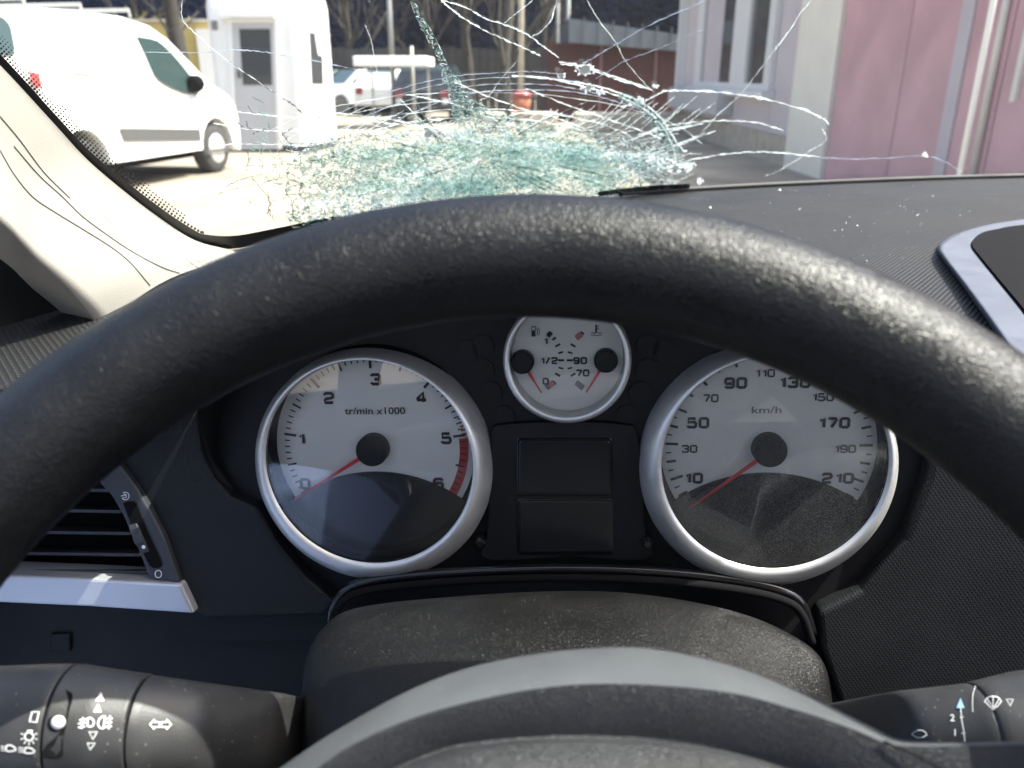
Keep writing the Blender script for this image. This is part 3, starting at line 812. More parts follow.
import mathutils.noise as mn
def crack(pts, w=1.0, mat='crack', n=None, name='crack', wob=.5, off=.0015):
    P = s2(pts, n or max(6, len(pts) * 9))
    P = [(x + rnd(-wob, wob), y + rnd(-wob, wob)) for x, y in P]
    Q = [glass_hit(a, b, off) for a, b in P]
    ph = rnd(0, 50); rr = [w * .42 * (glass_hit(*P[0]) - EYE).length / F * max(.15, .75 + 1.1 * mn.noise(V((ph + i_ * .45, ph, 0))) + rnd(-.2, .2)) * (.35 if i_ in (0, len(Q)-1) else 1) for i_ in range(len(Q))]
    m = MB(); m.tube(Q, rr, 5); return m.build(name, M[mat], ws)
CR = [
 ([(441,0),(455,12),(467,20.5),(486,31),(506,40),(530,51),(541,56)],1.8), ([(441,0),(467,8),(486,19),(502,24),(518,30),(531,37),(545,48),(559,58)],1.4),
 ([(504,23),(518,12),(533,0)],1.0), ([(557,0),(551,20),(540,32),(531,37)],1.1), ([(559,62),(582,66),(605,75),(625,82),(652,90)],2.2), ([(560,64),(590,68),(612,76),(640,85),(652,90)],1.1),
 ([(582,64),(600,54),(615,45),(650,25),(700,3),(712,-4)],1.2), ([(587,0),(600,22),(616,43),(625,60),(645,84),(654,92)],.7), ([(595,79),(609,71),(625,61),(660,48),(700,31),(708,27)],.9),
 ([(143,52.5),(199,52.5),(216,51),(232.5,50),(260,51.5),(282,55),(310,60),(340,66),(372,74),(388,84)],1.2), ([(182,0),(183,20),(199,36.5),(226,60),(252.5,78),(282,98),(304,114.6)],.9),
 ([(228,111),(266,115),(300,118),(340,119),(370,121),(420,127),(472,133)],1.5), ([(213,123.5),(246,129),(286,131),(340,130),(380,134)],1.2), ([(209,145.5),(240,144),(276,144.5),(305,146)],1.2),
 ([(335,113),(380,118),(430,128),(472,140),(500,150)],1.3), ([(405,94),(430,99),(456,105),(487,117),(520,128)],1.3), ([(454,82),(487,96),(520,108),(554,117),(585,129)],1.3),
 ([(525,88),(558,101.5),(601.5,117),(648,133),(660,139)],1.2), ([(620,107),(640,103),(655,96),(666,91),(690,91),(715,92),(760,98),(801,109),(822,118),(829,125)],1.6),
 ([(812,0),(800,14),(790,30),(764,64),(741,94),(715,118),(700,135)],.7), ([(645,135),(660,128),(677,124),(715,121),(752,122),(784,130.5)],1.1), ([(690,160),(720,155),(752,152),(779,153),(820,157)],1.2),
 ([(820,158),(860,159),(895,157.5),(925,156),(945,162),(961,172)],.9), ([(822,128),(826,140),(812,150),(780,170),(765,176)],.6),
 ([(339,113),(378,96),(417,84),(456,76),(511,72),(540,72),(566,75)],.9), ([(342,118),(380,101),(420,89),(460,81),(511,77),(545,78),(580,82)],.9), ([(360,118),(400,103),(440,92),(480,85),(520,84),(560,86),(600,94)],1.0),
 ([(400,118),(440,102),(480,92),(520,90),(565,91),(605,98),(635,108)],1.1), ([(511,76),(545,78),(573,84),(612,94),(644,109),(662,126),(671,142),(676,158)],2.0), ([(560,80),(600,87),(632,98),(656,113),(670,132),(684,152)],1.6),
 ([(500,118),(530,112),(560,114),(585,121)],1.0), ([(480,100),(490,95),(500,80),(518,60)],.7), ([(365,25),(371,40),(375,60),(378,78)],.6),
]
for i_c, (pts, w) in enumerate(CR): crack(pts, w, 'crack_blue' if i_c in (6, 8, 9, 24, 25, 26, 27, 22) else 'crack')
for pts, w in [([(519,50),(515,66),(512,74),(506,90)],1.3), ([(282,98),(292,104),(304,114.6)],1.3), ([(152,46),(183,20)],.3), ([(226,60),(252,78),(282,98)],.7), ([(300,-2),(301,-1)],.3),
               ([(252,97),(264,103)],.8), ([(234,119),(243,127)],1.0), ([(253,134),(258,131),(266,129)],1.3), ([(282,135),(292,128)],1.4), ([(225,187),(240,180),(262,174),(280,169)],.9), ([(262,183),(282,178)],.9),
               ([(246,165),(262,166),(285,164),(303,166)],.9), ([(200,200),(230,190),(256,184)],.7), ([(252,178),(262,190),(268,198),(270,210),(274,220)],.9), ([(287,182),(286,192),(292,202),(293,215),(296,222)],1.0),
               ([(302,182),(300,195),(308,206),(310,220)],1.0), ([(206,217),(240,205),(280,198)],.5), ([(385,190),(400,186)],.4), ([(247,151),(249,160),(246,168),(250,172)],.8), ([(425,176),(447,171)],.7)]:
    crack(pts, w, 'crack_dark')
# fans of short parallel cracks
for i in range(26):
    x = 520 + i * 6.2 + rnd(-3, 3); y = 128 + rnd(-6, 6); l = rnd(14, 40)
    crack([(x, y), (x + l * .55, y - l * .45), (x + l, y - l * rnd(.75, .95))], rnd(.5, .9))
for i in range(26):
    x = 335 + i * 7.5 + rnd(-3, 3); y = 132 + rnd(-6, 5); l = rnd(14, 42)
    crack([(x, y), (x + l * .5, y - l * .3), (x + l, y - l * rnd(.45, .6))], rnd(.5, .9), rnd(0, 1) < .25 and 'crack_dark' or 'crack')
for i in range(34):
    x = rnd(600, 690); y = rnd(125, 180); l = rnd(10, 46); a = rnd(.2, .8)
    crack([(x - l * .6, y + l * a * .5), (x, y), (x + l * .6, y - l * a * .4)], rnd(.5, 1))
for i in range(46):
    x = rnd(250, 345); y = rnd(112, 222); l = rnd(6, 20); a = rnd(-pi, pi)
    crack([(x, y), (x + l * .5 * cos(a), y + l * .5 * sin(a)), (x + l * cos(a + .5), y + l * sin(a + .5))], rnd(.5, 1.1), rnd(0, 1) < .6 and 'crack_dark' or 'crack_teal')

for i in range(60):
    a = rnd(0, 2*pi); r0_ = rnd(8, 60); r1_ = r0_ + rnd(25, 90)
    P0 = (478 + r0_ * cos(a) * 1.7, 158 + r0_ * sin(a) * .45); P1 = (478 + r1_ * cos(a + .1) * 1.7, 158 + r1_ * sin(a + .1) * .5)
    if P1[1] > 215 or P1[1] < 92 or P1[0] < 262 or P1[0] > 705: continue
    crack([P0, ((P0[0]+P1[0])/2 + rnd(-4, 4), (P0[1]+P1[1])/2 + rnd(-2, 2)), P1], rnd(.5, 1.3), rg_ if (rg_ := random.choice(('crack', 'crack', 'crack_teal', 'crack_dark'))) else 'crack', off=.0032)
for k in range(7):
    rr_ = 34 + k * 17; a0 = rnd(2.6, 3.6); a1 = a0 + rnd(1.6, 2.8)
    pp = [(478 + rr_ * 1.7 * cos(a0 + (a1 - a0) * t / 8), 160 + rr_ * .5 * sin(a0 + (a1 - a0) * t / 8)) for t in range(9)]
    crack([p for p in pp if p[1] < 214] or pp[:3], rnd(.7, 1.4), off=.0032)

# crushed zone: thousands of facets of broken glass, with painted sun glints
def inpoly(x, y, P):
    c = False; j = len(P) - 1
    for i in range(len(P)):
        if (P[i][1] > y) != (P[j][1] > y) and x < (P[j][0]-P[i][0]) * (y-P[i][1]) / (P[j][1]-P[i][1]) + P[i][0]: c = not c
        j = i
    return c
Z1 = [(262,180),(285,146),(335,135),(380,132),(440,128),(470,120),(520,118),(560,124),(600,132),(640,138),(676,150),(700,168),(690,192),(600,203),(420,222),(335,236),(296,230),(266,212)]
Z2 = [(440,75),(458,78),(470,95),(490,110),(520,118),(500,130),(470,130),(452,122),(450,100)]
Z3 = [(618,92),(640,98),(664,122),(680,150),(692,172),(676,172),(664,150),(650,124),(634,106),(616,98)]
Z4 = [(408,-2),(414,0),(430,28),(446,58),(458,80),(448,84),(436,56),(420,28)]
def core(x, y):
    e = min(1, max(0, (x - 285) / 70)) * min(1, max(0, (705 - x) / 60))
    return e
def zone(polys, n, seed, dens):
    rg = random.Random(seed); pts = []
    bx0 = min(p[0] for q in polys for p in q); bx1 = max(p[0] for q in polys for p in q)
    by0 = min(p[1] for q in polys for p in q); by1 = max(p[1] for q in polys for p in q)
    k = 0
    while len(pts) < n and k < n * 40:
        k += 1; x, y = rg.uniform(bx0, bx1), rg.uniform(by0, by1)
        if any(inpoly(x, y, q) for q in polys) and rg.random() < dens(x, y): pts.append((x, y))
    return pts
pts = zone([Z1], 6500, 3, lambda x, y: .25 + .75 * core(x, y)) + zone([Z2, Z3], 1100, 4, lambda x, y: 1) + zone([Z4], 160, 5, lambda x, y: 1)
from mathutils import Vector
vs2, ed, tr, _, _, _ = delaunay_2d_cdt([Vector((a, b * 1.8)) for a, b in pts], [], [], 0, 1e-4)
vs2 = [Vector((p.x, p.y / 1.8)) for p in vs2]
rg = random.Random(9)
import mathutils.noise as mn
sh = MB()
def edist(x, y, P):
    d = 1e9
    for i in range(len(P)):
        (ax_, ay_), (bx_, by_) = P[i-1], P[i]; l2 = (bx_-ax_)**2 + (by_-ay_)**2 or 1
        u = max(0, min(1, ((x-ax_)*(bx_-ax_) + (y-ay_)*(by_-ay_)) / l2))
        d = min(d, sqrt((x-ax_-u*(bx_-ax_))**2 + (y-ay_-u*(by_-ay_))**2))
    return d
for t3 in tr:
    q = [vs2[i] for i in t3]
    cx = sum(p.x for p in q) / 3; cy = sum(p.y for p in q) / 3
    if max((q[0]-q[1]).length, (q[1]-q[2]).length, (q[2]-q[0]).length) > 14: continue
    zz_ = [z for z in (Z1, Z2, Z3, Z4) if inpoly(cx, cy, z)]
    if not zz_: continue
    ed_ = max(edist(cx, cy, z) for z in zz_)
    nz = mn.noise(V((cx * .022, cy * .06, 0))); nz2 = mn.noise(V((cx * .09, cy * .13, 3))); nz3 = mn.noise(V((cx * .03 + 9, cy * .03, 7)))
    s1 = abs(cy - (136 + max(0, cx - 430) * .10 + max(0, 430 - cx) * .12)) / 7
    s2_ = abs(cy - (205 - (cx - 330) * .32)) / 15 if 300 < cx < 480 else 9
    streak = max(0, 1 - min(s1, s2_)) * (.5 + .9 * (nz2 + .5))
    if zz_[0] is Z4 and rg.random() < .68: continue
    keep = min(1, ed_ / (5 if zz_[0] is not Z1 else 26) + .12) * (.35 + .65 * core(cx, cy)) + nz3 * .5
    if rg.random() > keep: continue
    p = rg.random()
    green = .26 + nz * .9 + nz3 * .6
    if rg.random() < .10: mt = 4; q = [q[0], q[0].lerp(q[1], .6), q[0].lerp(q[2], .6)]
    elif rg.random() < streak: mt = 4 if rg.random() < .55 else 2  # glare bands put into the facet colours
    elif p < .42 - nz2 * .4: mt = 0
    elif p < .50 + green: mt = 1 if rg.random() < .8 else 3
    elif p < .60 + green: mt = 3
    else: mt = 2
    s = rg.uniform(.6, .98)
    P = [(cx + (p.x - cx) * s, cy + (p.y - cy) * s) for p in q]
    W = [glass_hit(a, b, .002 + rg.uniform(-.0014, .0014)) for a, b in P]
    nn = (W[1]-W[0]).cross(W[2]-W[0]).normalized()
    th = nn * rg.uniform(.0004, .0014)
    sh.add(W, [(0,1,2)], mt)
for gx_, gy_, gr_ in ((585,70,8),(561,76,4),(588,88,6),(430,134,9),(600,92,4),(640,100,4),(470,131,5),(505,132,4),(545,152,6),(615,158,7),(655,163,8),(690,166,5),(350,215,8),(380,205,9),(410,196,8),(655,86,2.5),(700,181,3),(760,98,2.5),(925,155,2.5)):  # sun glints painted as clusters of white facets
    for k_ in range(int(14 + gr_ * gr_ * .9)):
        rr_ = gr_ * rg.random() ** .9; aa_ = rg.uniform(0, 2*pi); cx, cy = gx_ + rr_ * cos(aa_) * 1.25, gy_ + rr_ * sin(aa_) * .8; s = rg.uniform(.5, 2.0)
        W = [glass_hit(cx + s * cos(q_ + aa_), cy + s * sin(q_ + aa_), .004 + rg.uniform(-.0012, .0012)) for q_ in (0, 2.1, 4.2)]
        nn = (W[1]-W[0]).cross(W[2]-W[0]).normalized() * .0008
        sh.add(W, [(0,1,2)], 4)
for k_ in range(420):  # more painted glints along the two glare bands
    u_ = rg.random(); v_ = rg.gauss(0, 1)
    if rg.random() < .62: cx, cy = 430 + 262 * u_, 133 + 34 * u_ + v_ * (2.2 + 3.5 * u_)
    else: cx, cy = 322 + 150 * u_, 226 - 50 * u_ + v_ * 6
    s = rg.uniform(.5, 2.2); aa_ = rg.uniform(0, 6)
    sh.add([glass_hit(cx + s * 1.5 * cos(q_ + aa_), cy + s * .8 * sin(q_ + aa_), .0046 + rg.uniform(-.0008, .0008)) for q_ in (0, 2.1, 4.2)], [(0,1,2)], 4)
for gx_, gy_, s in ((585,70,5.5),(561,75.5,2.6),(589,87,3),(428,134,3.5),(322,118,0)):  # solid white spots painted for the strongest sun glints
    if s:
        W = [glass_hit(gx_ + s * 1.15 * cos(q_ * pi / 4) * rg.uniform(.75, 1.1), gy_ + s * .9 * sin(q_ * pi / 4) * rg.uniform(.75, 1.1), .006) for q_ in range(8)]
        sh.add(W, [tuple(range(8))], 5)
sh.build('crushed_glass', [M['sh_clear'], M['sh_teal'], M['sh_white'], M['sh_dark'], M['sh_bright'], M['crumb']], ws, kind='stuff')

m = MB(); rg = random.Random(33)
for _ in range(170):
    cx, cy = rg.gauss(480, 88), rg.gauss(168, 20)
    if not inpoly(cx, cy, Z1) or edist(cx, cy, Z1) < 6: continue
    s = min(rg.uniform(7, 20), edist(cx, cy, Z1) * .9); k_ = rg.randint(6, 8); o_ = .0022 + rg.uniform(0, .0012)
    m.add([glass_hit(cx + s * 1.5 * cos(2*pi*i/k_) * rg.uniform(.7, 1.1), cy + s * .6 * sin(2*pi*i/k_) * rg.uniform(.7, 1.1), o_) for i in range(k_)], [tuple(range(k_))])
m.build('glass_powder', M['powder'], ws, kind='stuff')
m = MB(); rg = random.Random(21); seen = set()
for t3 in tr:
    for i in range(3):
        e = tuple(sorted((t3[i], t3[(i+1) % 3])))
        if e in seen: continue
        seen.add(e)
        a, b = vs2[e[0]], vs2[e[1]]
        if (a - b).length > 12 or rg.random() > .42: continue
        w = rg.uniform(.00008, .00026)
        m.tube([glass_hit(a.x, a.y, .003), glass_hit(b.x, b.y, .003)], w, 3, False, m=rg.choice((0, 0, 1, 2, 2)))
m.build('fine_cracks', [M['crack'], M['crack_dark'], M['crack_teal']], ws, kind='stuff')

# ---- A-pillar trim
pe = [(-90,-24),(0,68),(50,122),(90,164),(150,212),(194,240),(232,250),(262,258)]
pw = [(-90,150,.30),(0,222,.355),(20,242,.375),(33,256,.39),(50,271,.405),(66,286,.42),(84,306,.44),(98,326,.46)]
A = spline([glass_hit(a, b, .006) for a, b in pe], 40); B = spline([U(*p) for p in pw], 40)
bulge = DIR(-.1, .3, -1).normalized()
rows = []
for k in range(15):
    t = k / 14
    rows.append([a.lerp(b, t) + bulge * (.020 * sin(pi * t) ** 1.3) for a, b in zip(A, B)])
rows = [[p + DIR(.0, .0, .005) for p in rows[0]]] + rows + [[p + DIR(-.03, -.01, .05) for p in rows[-1]]]
pil = empty('pillar_trim', U(150, 300, .5), 'pale beige windscreen pillar trim lit by the sun with thin dark seams', 'pillar trim')
m = MB(); m.loft(rows, closed=False); m.build('trim_shell', M['pillar'], pil, smooth=True)
from mathutils.bvhtree import BVHTree
nR = len(rows[0])
bvh = BVHTree.FromPolygons([p for r_ in rows for p in r_], [(j*nR+i, j*nR+i+1, (j+1)*nR+i+1, (j+1)*nR+i) for j in range(len(rows)-1) for i in range(nR-1)])
def pil_px(px, py):
    r = ray(px, py).normalized(); h = bvh.ray_cast(EYE, r)
    return h[0] - r * .0006 if h[0] else U(px, py, .45)
for pts in ([(0,150),(14,174),(32,196),(52,210),(78,226),(110,246),(130,262),(150,285)], [(14,146),(40,176),(62,196),(80,214),(98,228),(130,250),(160,266),(180,273)], [(0,116),(20,140),(44,172),(70,198)]):  # shadows of windscreen cracks, drawn as thin tubes on the trim
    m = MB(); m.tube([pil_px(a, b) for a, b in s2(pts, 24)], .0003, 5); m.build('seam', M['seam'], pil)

# ---- dark corner of the door by the pillar
t = empty('door_corner_panel', U(20, 330, .45), 'black triangular door corner panel under the pale pillar trim', 'door panel')
m = MB(); m.prism([U(-200, 60, .42), U(-20, 190, .43), U(40, 240, .46), U(100, 300, .50), U(110, 335, .50), U(60, 345, .47), U(-20, 380, .40), U(-200, 440, .36)], DIR(-.01, 0, .02)); m.build('panel', M['black'], t)
m = MB(); m.tube([U(-20, 222, .41), U(0, 238, .415), U(40, 268, .43), U(72, 300, .45)], .0012, 6); m.build('seal', M['rubber'], t)

# ---- dashboard
CLn = DIR(-sin(.09), sin(-.2), -cos(.09) * cos(.2)).normalized()
o0 = U(370.5, 452, .425)
tmp = Plane(o0, XC, CLn)
cl = Plane(o0, tmp.hit(771, 452) - o0, CLn)
dash = empty('dashboard', V((.2, .7, ZD - .35)), 'black textured car dashboard top and front around the instrument hood', 'dashboard')
front = [(-140,470),(-60,425),(0,405),(100,360),(190,318),(300,285)]
def zp(px, py, dz=0): return atZ(px, py, ZD + dz)
# top: a sheet from the hood to the windscreen base, split in a smooth strip and a woven part
nx = 60; back = []; mid = []; fr = []
for i in range(nx + 1):
    x = -.36 + i * (1.36 / nx)
    back.append(V((x, Yb(x) + .03, ZD - .004)))
    # smooth strip boundary: runs forward of the weave
    ym = Yb(x) - .17 if x > -.1 else Yb(x) - .06
    mid.append(V((x, ym, ZD)))
    def sm(a, b, v): u = min(1, max(0, (v - a) / (b - a))); return u * u * (3 - 2 * u)
    fr.append(V((x, .33 + .19 * sm(-.2, -.1, x) - .15 * sm(.14, .24, x), ZD)))
m = MB(); m.loft([back, mid], closed=False); m.build('top_smooth', M['dash_smooth'], dash, smooth=True)
m = MB(); m.loft([mid, fr, [p + V((0, .0, -.03)) for p in fr]], closed=False)
# left of the pit only: split where the centre recess starts
pitL = [(1024,360),(985,318),(950,272),(937,249),(946,238),(975,227),(1024,219),(1120,210)]
top_weave = m.build('top_weave', M['dash_top'], dash)
# front face, woven, left and right of the cluster, pressed thickness
lipL = [(196,380),(197,411),(203,450),(214,478),(230,497),(256,508),(278,545),(305,577),(335,603)]
faceL = [(118,463),(131,478),(149,509),(164,538),(180,584),(195,612),(206,619),(325,616)] + [(335,603),(305,577),(278,545),(256,508),(230,497),(214,478),(203,450),(197,411),(196,380),(240,335),(140,410)]
m = MB(); m.prism([cl.hit(a, b, .006) for a, b in faceL], cl.n * -.05)
bevel(m.build('front_weave', M['dash_face'], dash), .003, 3)
faceR = [(960,380),(935,440),(928,480),(905,540),(862,590),(818,612),(822,650),(840,704),(860,712),(1900,690),(1900,400),(1200,385)]
m = MB(); m.prism([cl.hit(a, b, .006) for a, b in faceR], cl.n * -.05)
bevel(m.build('front_weave', M['dash_face'], dash), .003, 3)
# instrument hood
lip = [(236,505,.0),(208,462,.008),(199,408,.03),(225,350,.05),(290,308,.065),(400,283,.072),(530,277,.075),(660,283,.072),(790,312,.065),(880,365,.036),(925,420,.010),(935,470,.004),(936,540,.0)]
def hoodrow(hadd, sc_, dy):
    out = []
    for a, b, h in spline([(x, y, z * 1000) for x, y, z in lip], 50):
        out.append(cl.hit(560 + (a - 560) * sc_, 460 + (b - 460) * sc_ + dy, h / 1000 * (1 if hadd == 0 else 0) + hadd))
    return out
lipc = hoodrow(0, 1, 0)
inner = hoodrow(-.03, .97, 0)
backr = [p + V((0, .10, -.02)) + CLn * -.02 + (V((0, -.085, .018)) if (p.x < -.1 or p.x > .17) else V((0, 0, 0))) for p in lipc]
rim2 = [p + V((0, .004, .006)) for p in lipc]
m = MB(); m.loft([inner, lipc, rim2, backr], closed=False)
m.build('instrument_hood', M['black'], dash, smooth=True)
# lower lip under the instruments
lp = s2([(331,622),(335,604),(346,590),(362,583),(400,577),(480,571),(570,569),(660,572),(740,581),(785,592),(802,606),(812,634)], 60)
m = MB(); m.tube([cl.hit(a, b, .012) for a, b in lp], .0028, 8); m.build('lower_lip', M['gloss'], dash, smooth=True)
m = MB(); m.tube([cl.hit(a, b + 9, .016) for a, b in lp], .0022, 8); m.build('lower_lip', M['matte'], dash, smooth=True)
# satin strip under the left vent
m = MB(); m.prism([cl.hit(a, b, .012) for a, b in [(-160,569),(0,575),(90,579),(180,584.5),(194,614),(90,607),(0,603),(-160,598)]], cl.n * -.02)
bevel(m.build('satin_strip', M['silver_strip'], dash), .0015)
# knee panels, dark
m = MB(); m.prism([cl.hit(a, b, -.01) for a, b in [(-200,596),(340,608),(345,900),(-200,900)]], cl.n * -.02); bevel(m.build('lower_panel', M['black'], dash), .002)
m = MB(); m.prism([cl.hit(a, b, -.01) for a, b in [(800,590),(1250,640),(1950,640),(1950,900),(800,900)]], cl.n * -.02); bevel(m.build('lower_panel', M['black'], dash), .002)
m = MB(); m.prism([cl.hit(a, b, -.012) for a, b in [(300,560),(850,560),(850,900),(300,900)]], cl.n * -.02); m.build('lower_panel', M['matte'], dash)
m = MB(); m.prism([cl.hit(a, b, -.008) for a, b in [(50,634),(70,634),(70,652),(50,652)]], cl.n * -.004); bevel(m.build('blank_button', M['black'], dash), .001)
# brow between top and face
m = MB(); m.loft([[p + V((0, 0, -.0)) for p in fr], [p + V((0, .015, -.02)) for p in fr], [V((p.x, p.y + .07, ZD - .03)) for p in fr], [V((p.x, p.y + .2, ZD - .035)) for p in fr]], closed=False); m.build('brow', M['black'], dash, smooth=True)

# ---- satin surround in the middle of the dash top
sr = empty('display_surround', zp(1060, 280), 'satin silver surround of the dark recess in the dashboard top', 'dash surround')
outer = s2([(1010,355),(985,318),(960,283),(940,256),(937,247),(944,240),(958,233),(978,227),(1000,222.5),(1030,218.5),(1090,212),(1200,204)], 60)
innr = s2([(1052,352),(1026,315),(1000,283),(978,256),(972,247),(974,240),(983,234),(998,230.5),(1010,228),(1036,225),(1090,219),(1200,211)], 60)
o_ = [zp(a, b, .001) for a, b in outer]; o2 = [zp(a, b, .009) + V((.002, -.001, 0)) for a, b in outer]
i2 = [zp(a, b, .009) for a, b in innr]; i3 = [zp(a, b, -.0) for a, b in innr]; i3 = [p + V((.004, -.002, -.002)) for p in i3]
m = MB(); m.loft([o_, o2, i2, i3], closed=False); ob = m.build('surround', M['silver'], sr, smooth=False); bevel(ob, .002, 3, 30)
# recess is cut into the weave: a black lining just above the sheet
m = MB(); m.add([p + V((0, 0, .0015 - (p.z - ZD - .009))) for p in i2] + [V((i2[-1].x + .02, i2[0].y, ZD + .0015))], [tuple(range(len(i2) + 1))]); m.build('recess_liner', M['matte'], sr)

# ---- glass crumbs scattered on the dash top
m = MB(); rg = random.Random(4)
for i in range(150):
    if i < 22: px, py = [(848,179),(851,180),(645,197),(710,207),(905,207),(912,208),(900,206),(918,215),(852,215),(850,217),(800,209),(737,217),(866,261),(960,172),(700,196),(905,209),(708,200),(711,204),(770,203),(932,196),(830,189),(780,190)][i]; r = rg.uniform(.0008, .0021)
    else: px, py = rg.uniform(640, 1000), rg.uniform(185, 262); r = rg.uniform(.0002, .0008)
    c = zp(px, py, r * .6)
    if (px > 930 and py > 225) or (i < 22 and i % 3 == 2): continue
    vv = [c + V((rg.uniform(-1, 1), rg.uniform(-1, 1), rg.uniform(-.6, .8))) * r for _ in range(5)]
    m.add(vv, [(0,1,2),(0,2,3),(0,3,1),(1,2,4),(2,3,4),(3,1,4)])
o = m.build('glass_crumbs', M['crumb'], None, kind='stuff'); tag(o, 'tiny white glass crumbs scattered on the dashboard top', 'glass crumbs')

# ---- left air vent
vt = empty('air_vent', cl.hit(80, 560, 0), 'black slatted air vent with thumb wheel above the satin strip', 'air vent')
bz = [(90,470),(100,478),(110,466),(120,464),(136,487),(149,509),(164,538),(180,583.5),(149,579),(136,546),(122,515),(111,496),(100,484)]
bz = [(104,460),(118,463),(136,487),(149,509),(164,538),(180,583.5),(149,579),(136,546),(122,515),(111,496),(96,480)]
m = MB(); m.prism([cl.hit(a, b, .010) for a, b in bz], cl.n * -.02); bevel(m.build('bezel', M['vent'], vt), .0015, 3)
m = MB(); m.prism([cl.hit(a, b, -.02) for a, b in [(-160,400),(140,470),(160,582),(-160,575)]], cl.n * -.01); m.build('duct_back', M['matte'], vt)
for y in (489, 510, 532, 553.5, 571):
    xr = 112 + (y - 489) * .43
    a = [cl.hit(-160, y - 4, .004), cl.hit(xr, y, .004), cl.hit(xr + 2, y - 5, -.018), cl.hit(-160, y - 9, -.018)]
    m = MB(); m.prism(a, V((0, 0, -.0022))); bevel(m.build('slat', M['vent'], vt), .0008)
m = MB(); fillp(m, s2([(123,503),(129,501.5),(136,504),(144,524),(155,548),(162,564),(158,568),(150,566),(141,548),(131,524)], 24), lambda a, b: cl.hit(a, b, .0106)); m.build('wheel_slot', M['matte'], vt)
# thumb wheel: ribbed drum
w0, w1 = cl.hit(131, 507, .006), cl.hit(156, 562, .006)
ax = (w1 - w0).normalized(); wd = ax.cross(cl.n).normalized()
cen = (w0 + w1) / 2 + cl.n * -.012; rad = (w1 - w0).length * .56
m = MB(); n = 60; rings = []
for wv, rs in ((-.0028, .93), (-.0022, 1), (.0022, 1), (.0028, .93)):
    rings.append([cen + (ax * cos(2*pi*k/n) + cl.n * sin(2*pi*k/n)) * rad * rs * (1 if (k // 2) % 2 else .965) + wd * wv for k in range(n)])
m.loft(rings, True, True); m.build('thumb_wheel', M['vent'], vt)
top = cl.hit(143.5, 547, .013)
m = MB(); fillp(m, circ(143.5, 547, 1.9, 12), lambda a, b: cl.hit(a, b, .0132)); m.build('index_dot', M['white_print'], vt)
m = MB(); stroke(m, circ(158.3, 574, 3.2, 18, ry=3.7), .9, lambda a, b: cl.hit(a, b, .0104), True)
stroke(m, circ(125.3, 496, 3.8, 16, -2.2, 2.6), .8, lambda a, b: cl.hit(a, b, .0104)); stroke(m, circ(124.6, 496, 1.9, 12, -2.2, 2.6), .7, lambda a, b: cl.hit(a, b, .0104)); stroke(m, [(121,496),(126,495)], .8, lambda a, b: cl.hit(a, b, .0104))
m.build('vent_symbol', M['white_print'], vt)

# ---- instrument cluster
ic = empty('instrument_cluster', cl.hit(570, 560, 0), 'instrument cluster with two white dials and a small twin gauge', 'instrument cluster')
m = MB(); m.prism([cl.hit(a, b, -.004) for a, b in [(185,430),(222,362),(270,322),(330,302),(430,290),(530,286),(640,289),(740,300),(810,322),(870,362),(915,420),(940,500),(940,640),(185,640)]], cl.n * -.01); m.build('back_panel', M['black'], ic)
m = MB(); m.prism([cl.hit(a, b, .002) for a, b in s2([(492,432),(500,425),(570,422),(625,425),(636,432),(642,470),(645,530),(648,560),(570,557),(486,560),(488,530),(490,470),(492,432)], 40)], cl.n * -.008); bevel(m.build('centre_panel', M['black'], ic), .001)
def scr(name, box, h, mt):
    x0, y0, x1, y1 = box; r = 3
    pts = []
    for cx, cy, a0 in ((x1-r, y0+r, -pi/2), (x1-r, y1-r, 0), (x0+r, y1-r, pi/2), (x0+r, y0+r, pi)):
        pts += [(cx + r*cos(a0 + pi/2*k/4), cy + r*sin(a0 + pi/2*k/4)) for k in range(5)]
    m = MB(); m.prism([cl.hit(a, b, h) for a, b in pts], cl.n * -.003); return bevel(m.build(name, M[mt], ic), .0006)
for bx in ((516.5,438,612.5,496), (517,498.5,613,555)): scr('display_bezel', bx, .0026, 'vent' if 0 else 'gloss')
for bx in ((519,440.5,610.5,493.5), (520,501,611,552.5)): scr('display', bx, .0032, 'screen')
for px, py in ((481,540),(647,540)):
    a, b = cl.loc(px, py); m = MB(); m.disc(cl, a, b, .0034, -.004, .004, 20, r1=.003); m.disc(cl, a, b, .0028, .0042, .006, 20, r1=.0018); m.build('reset_button', M['screen'], ic, smooth=False)
for px, py in ((482,347),(482,371),(490,394),(503,418),(648,347),(648,371),(641,394),(628,417),(466,352),(664,352)):
    a, b = cl.loc(px, py); m = MB(); m.disc(cl, a, b, .0058, -.004, -.0028, 22); m.build('warning_lamp', M['black'], ic)

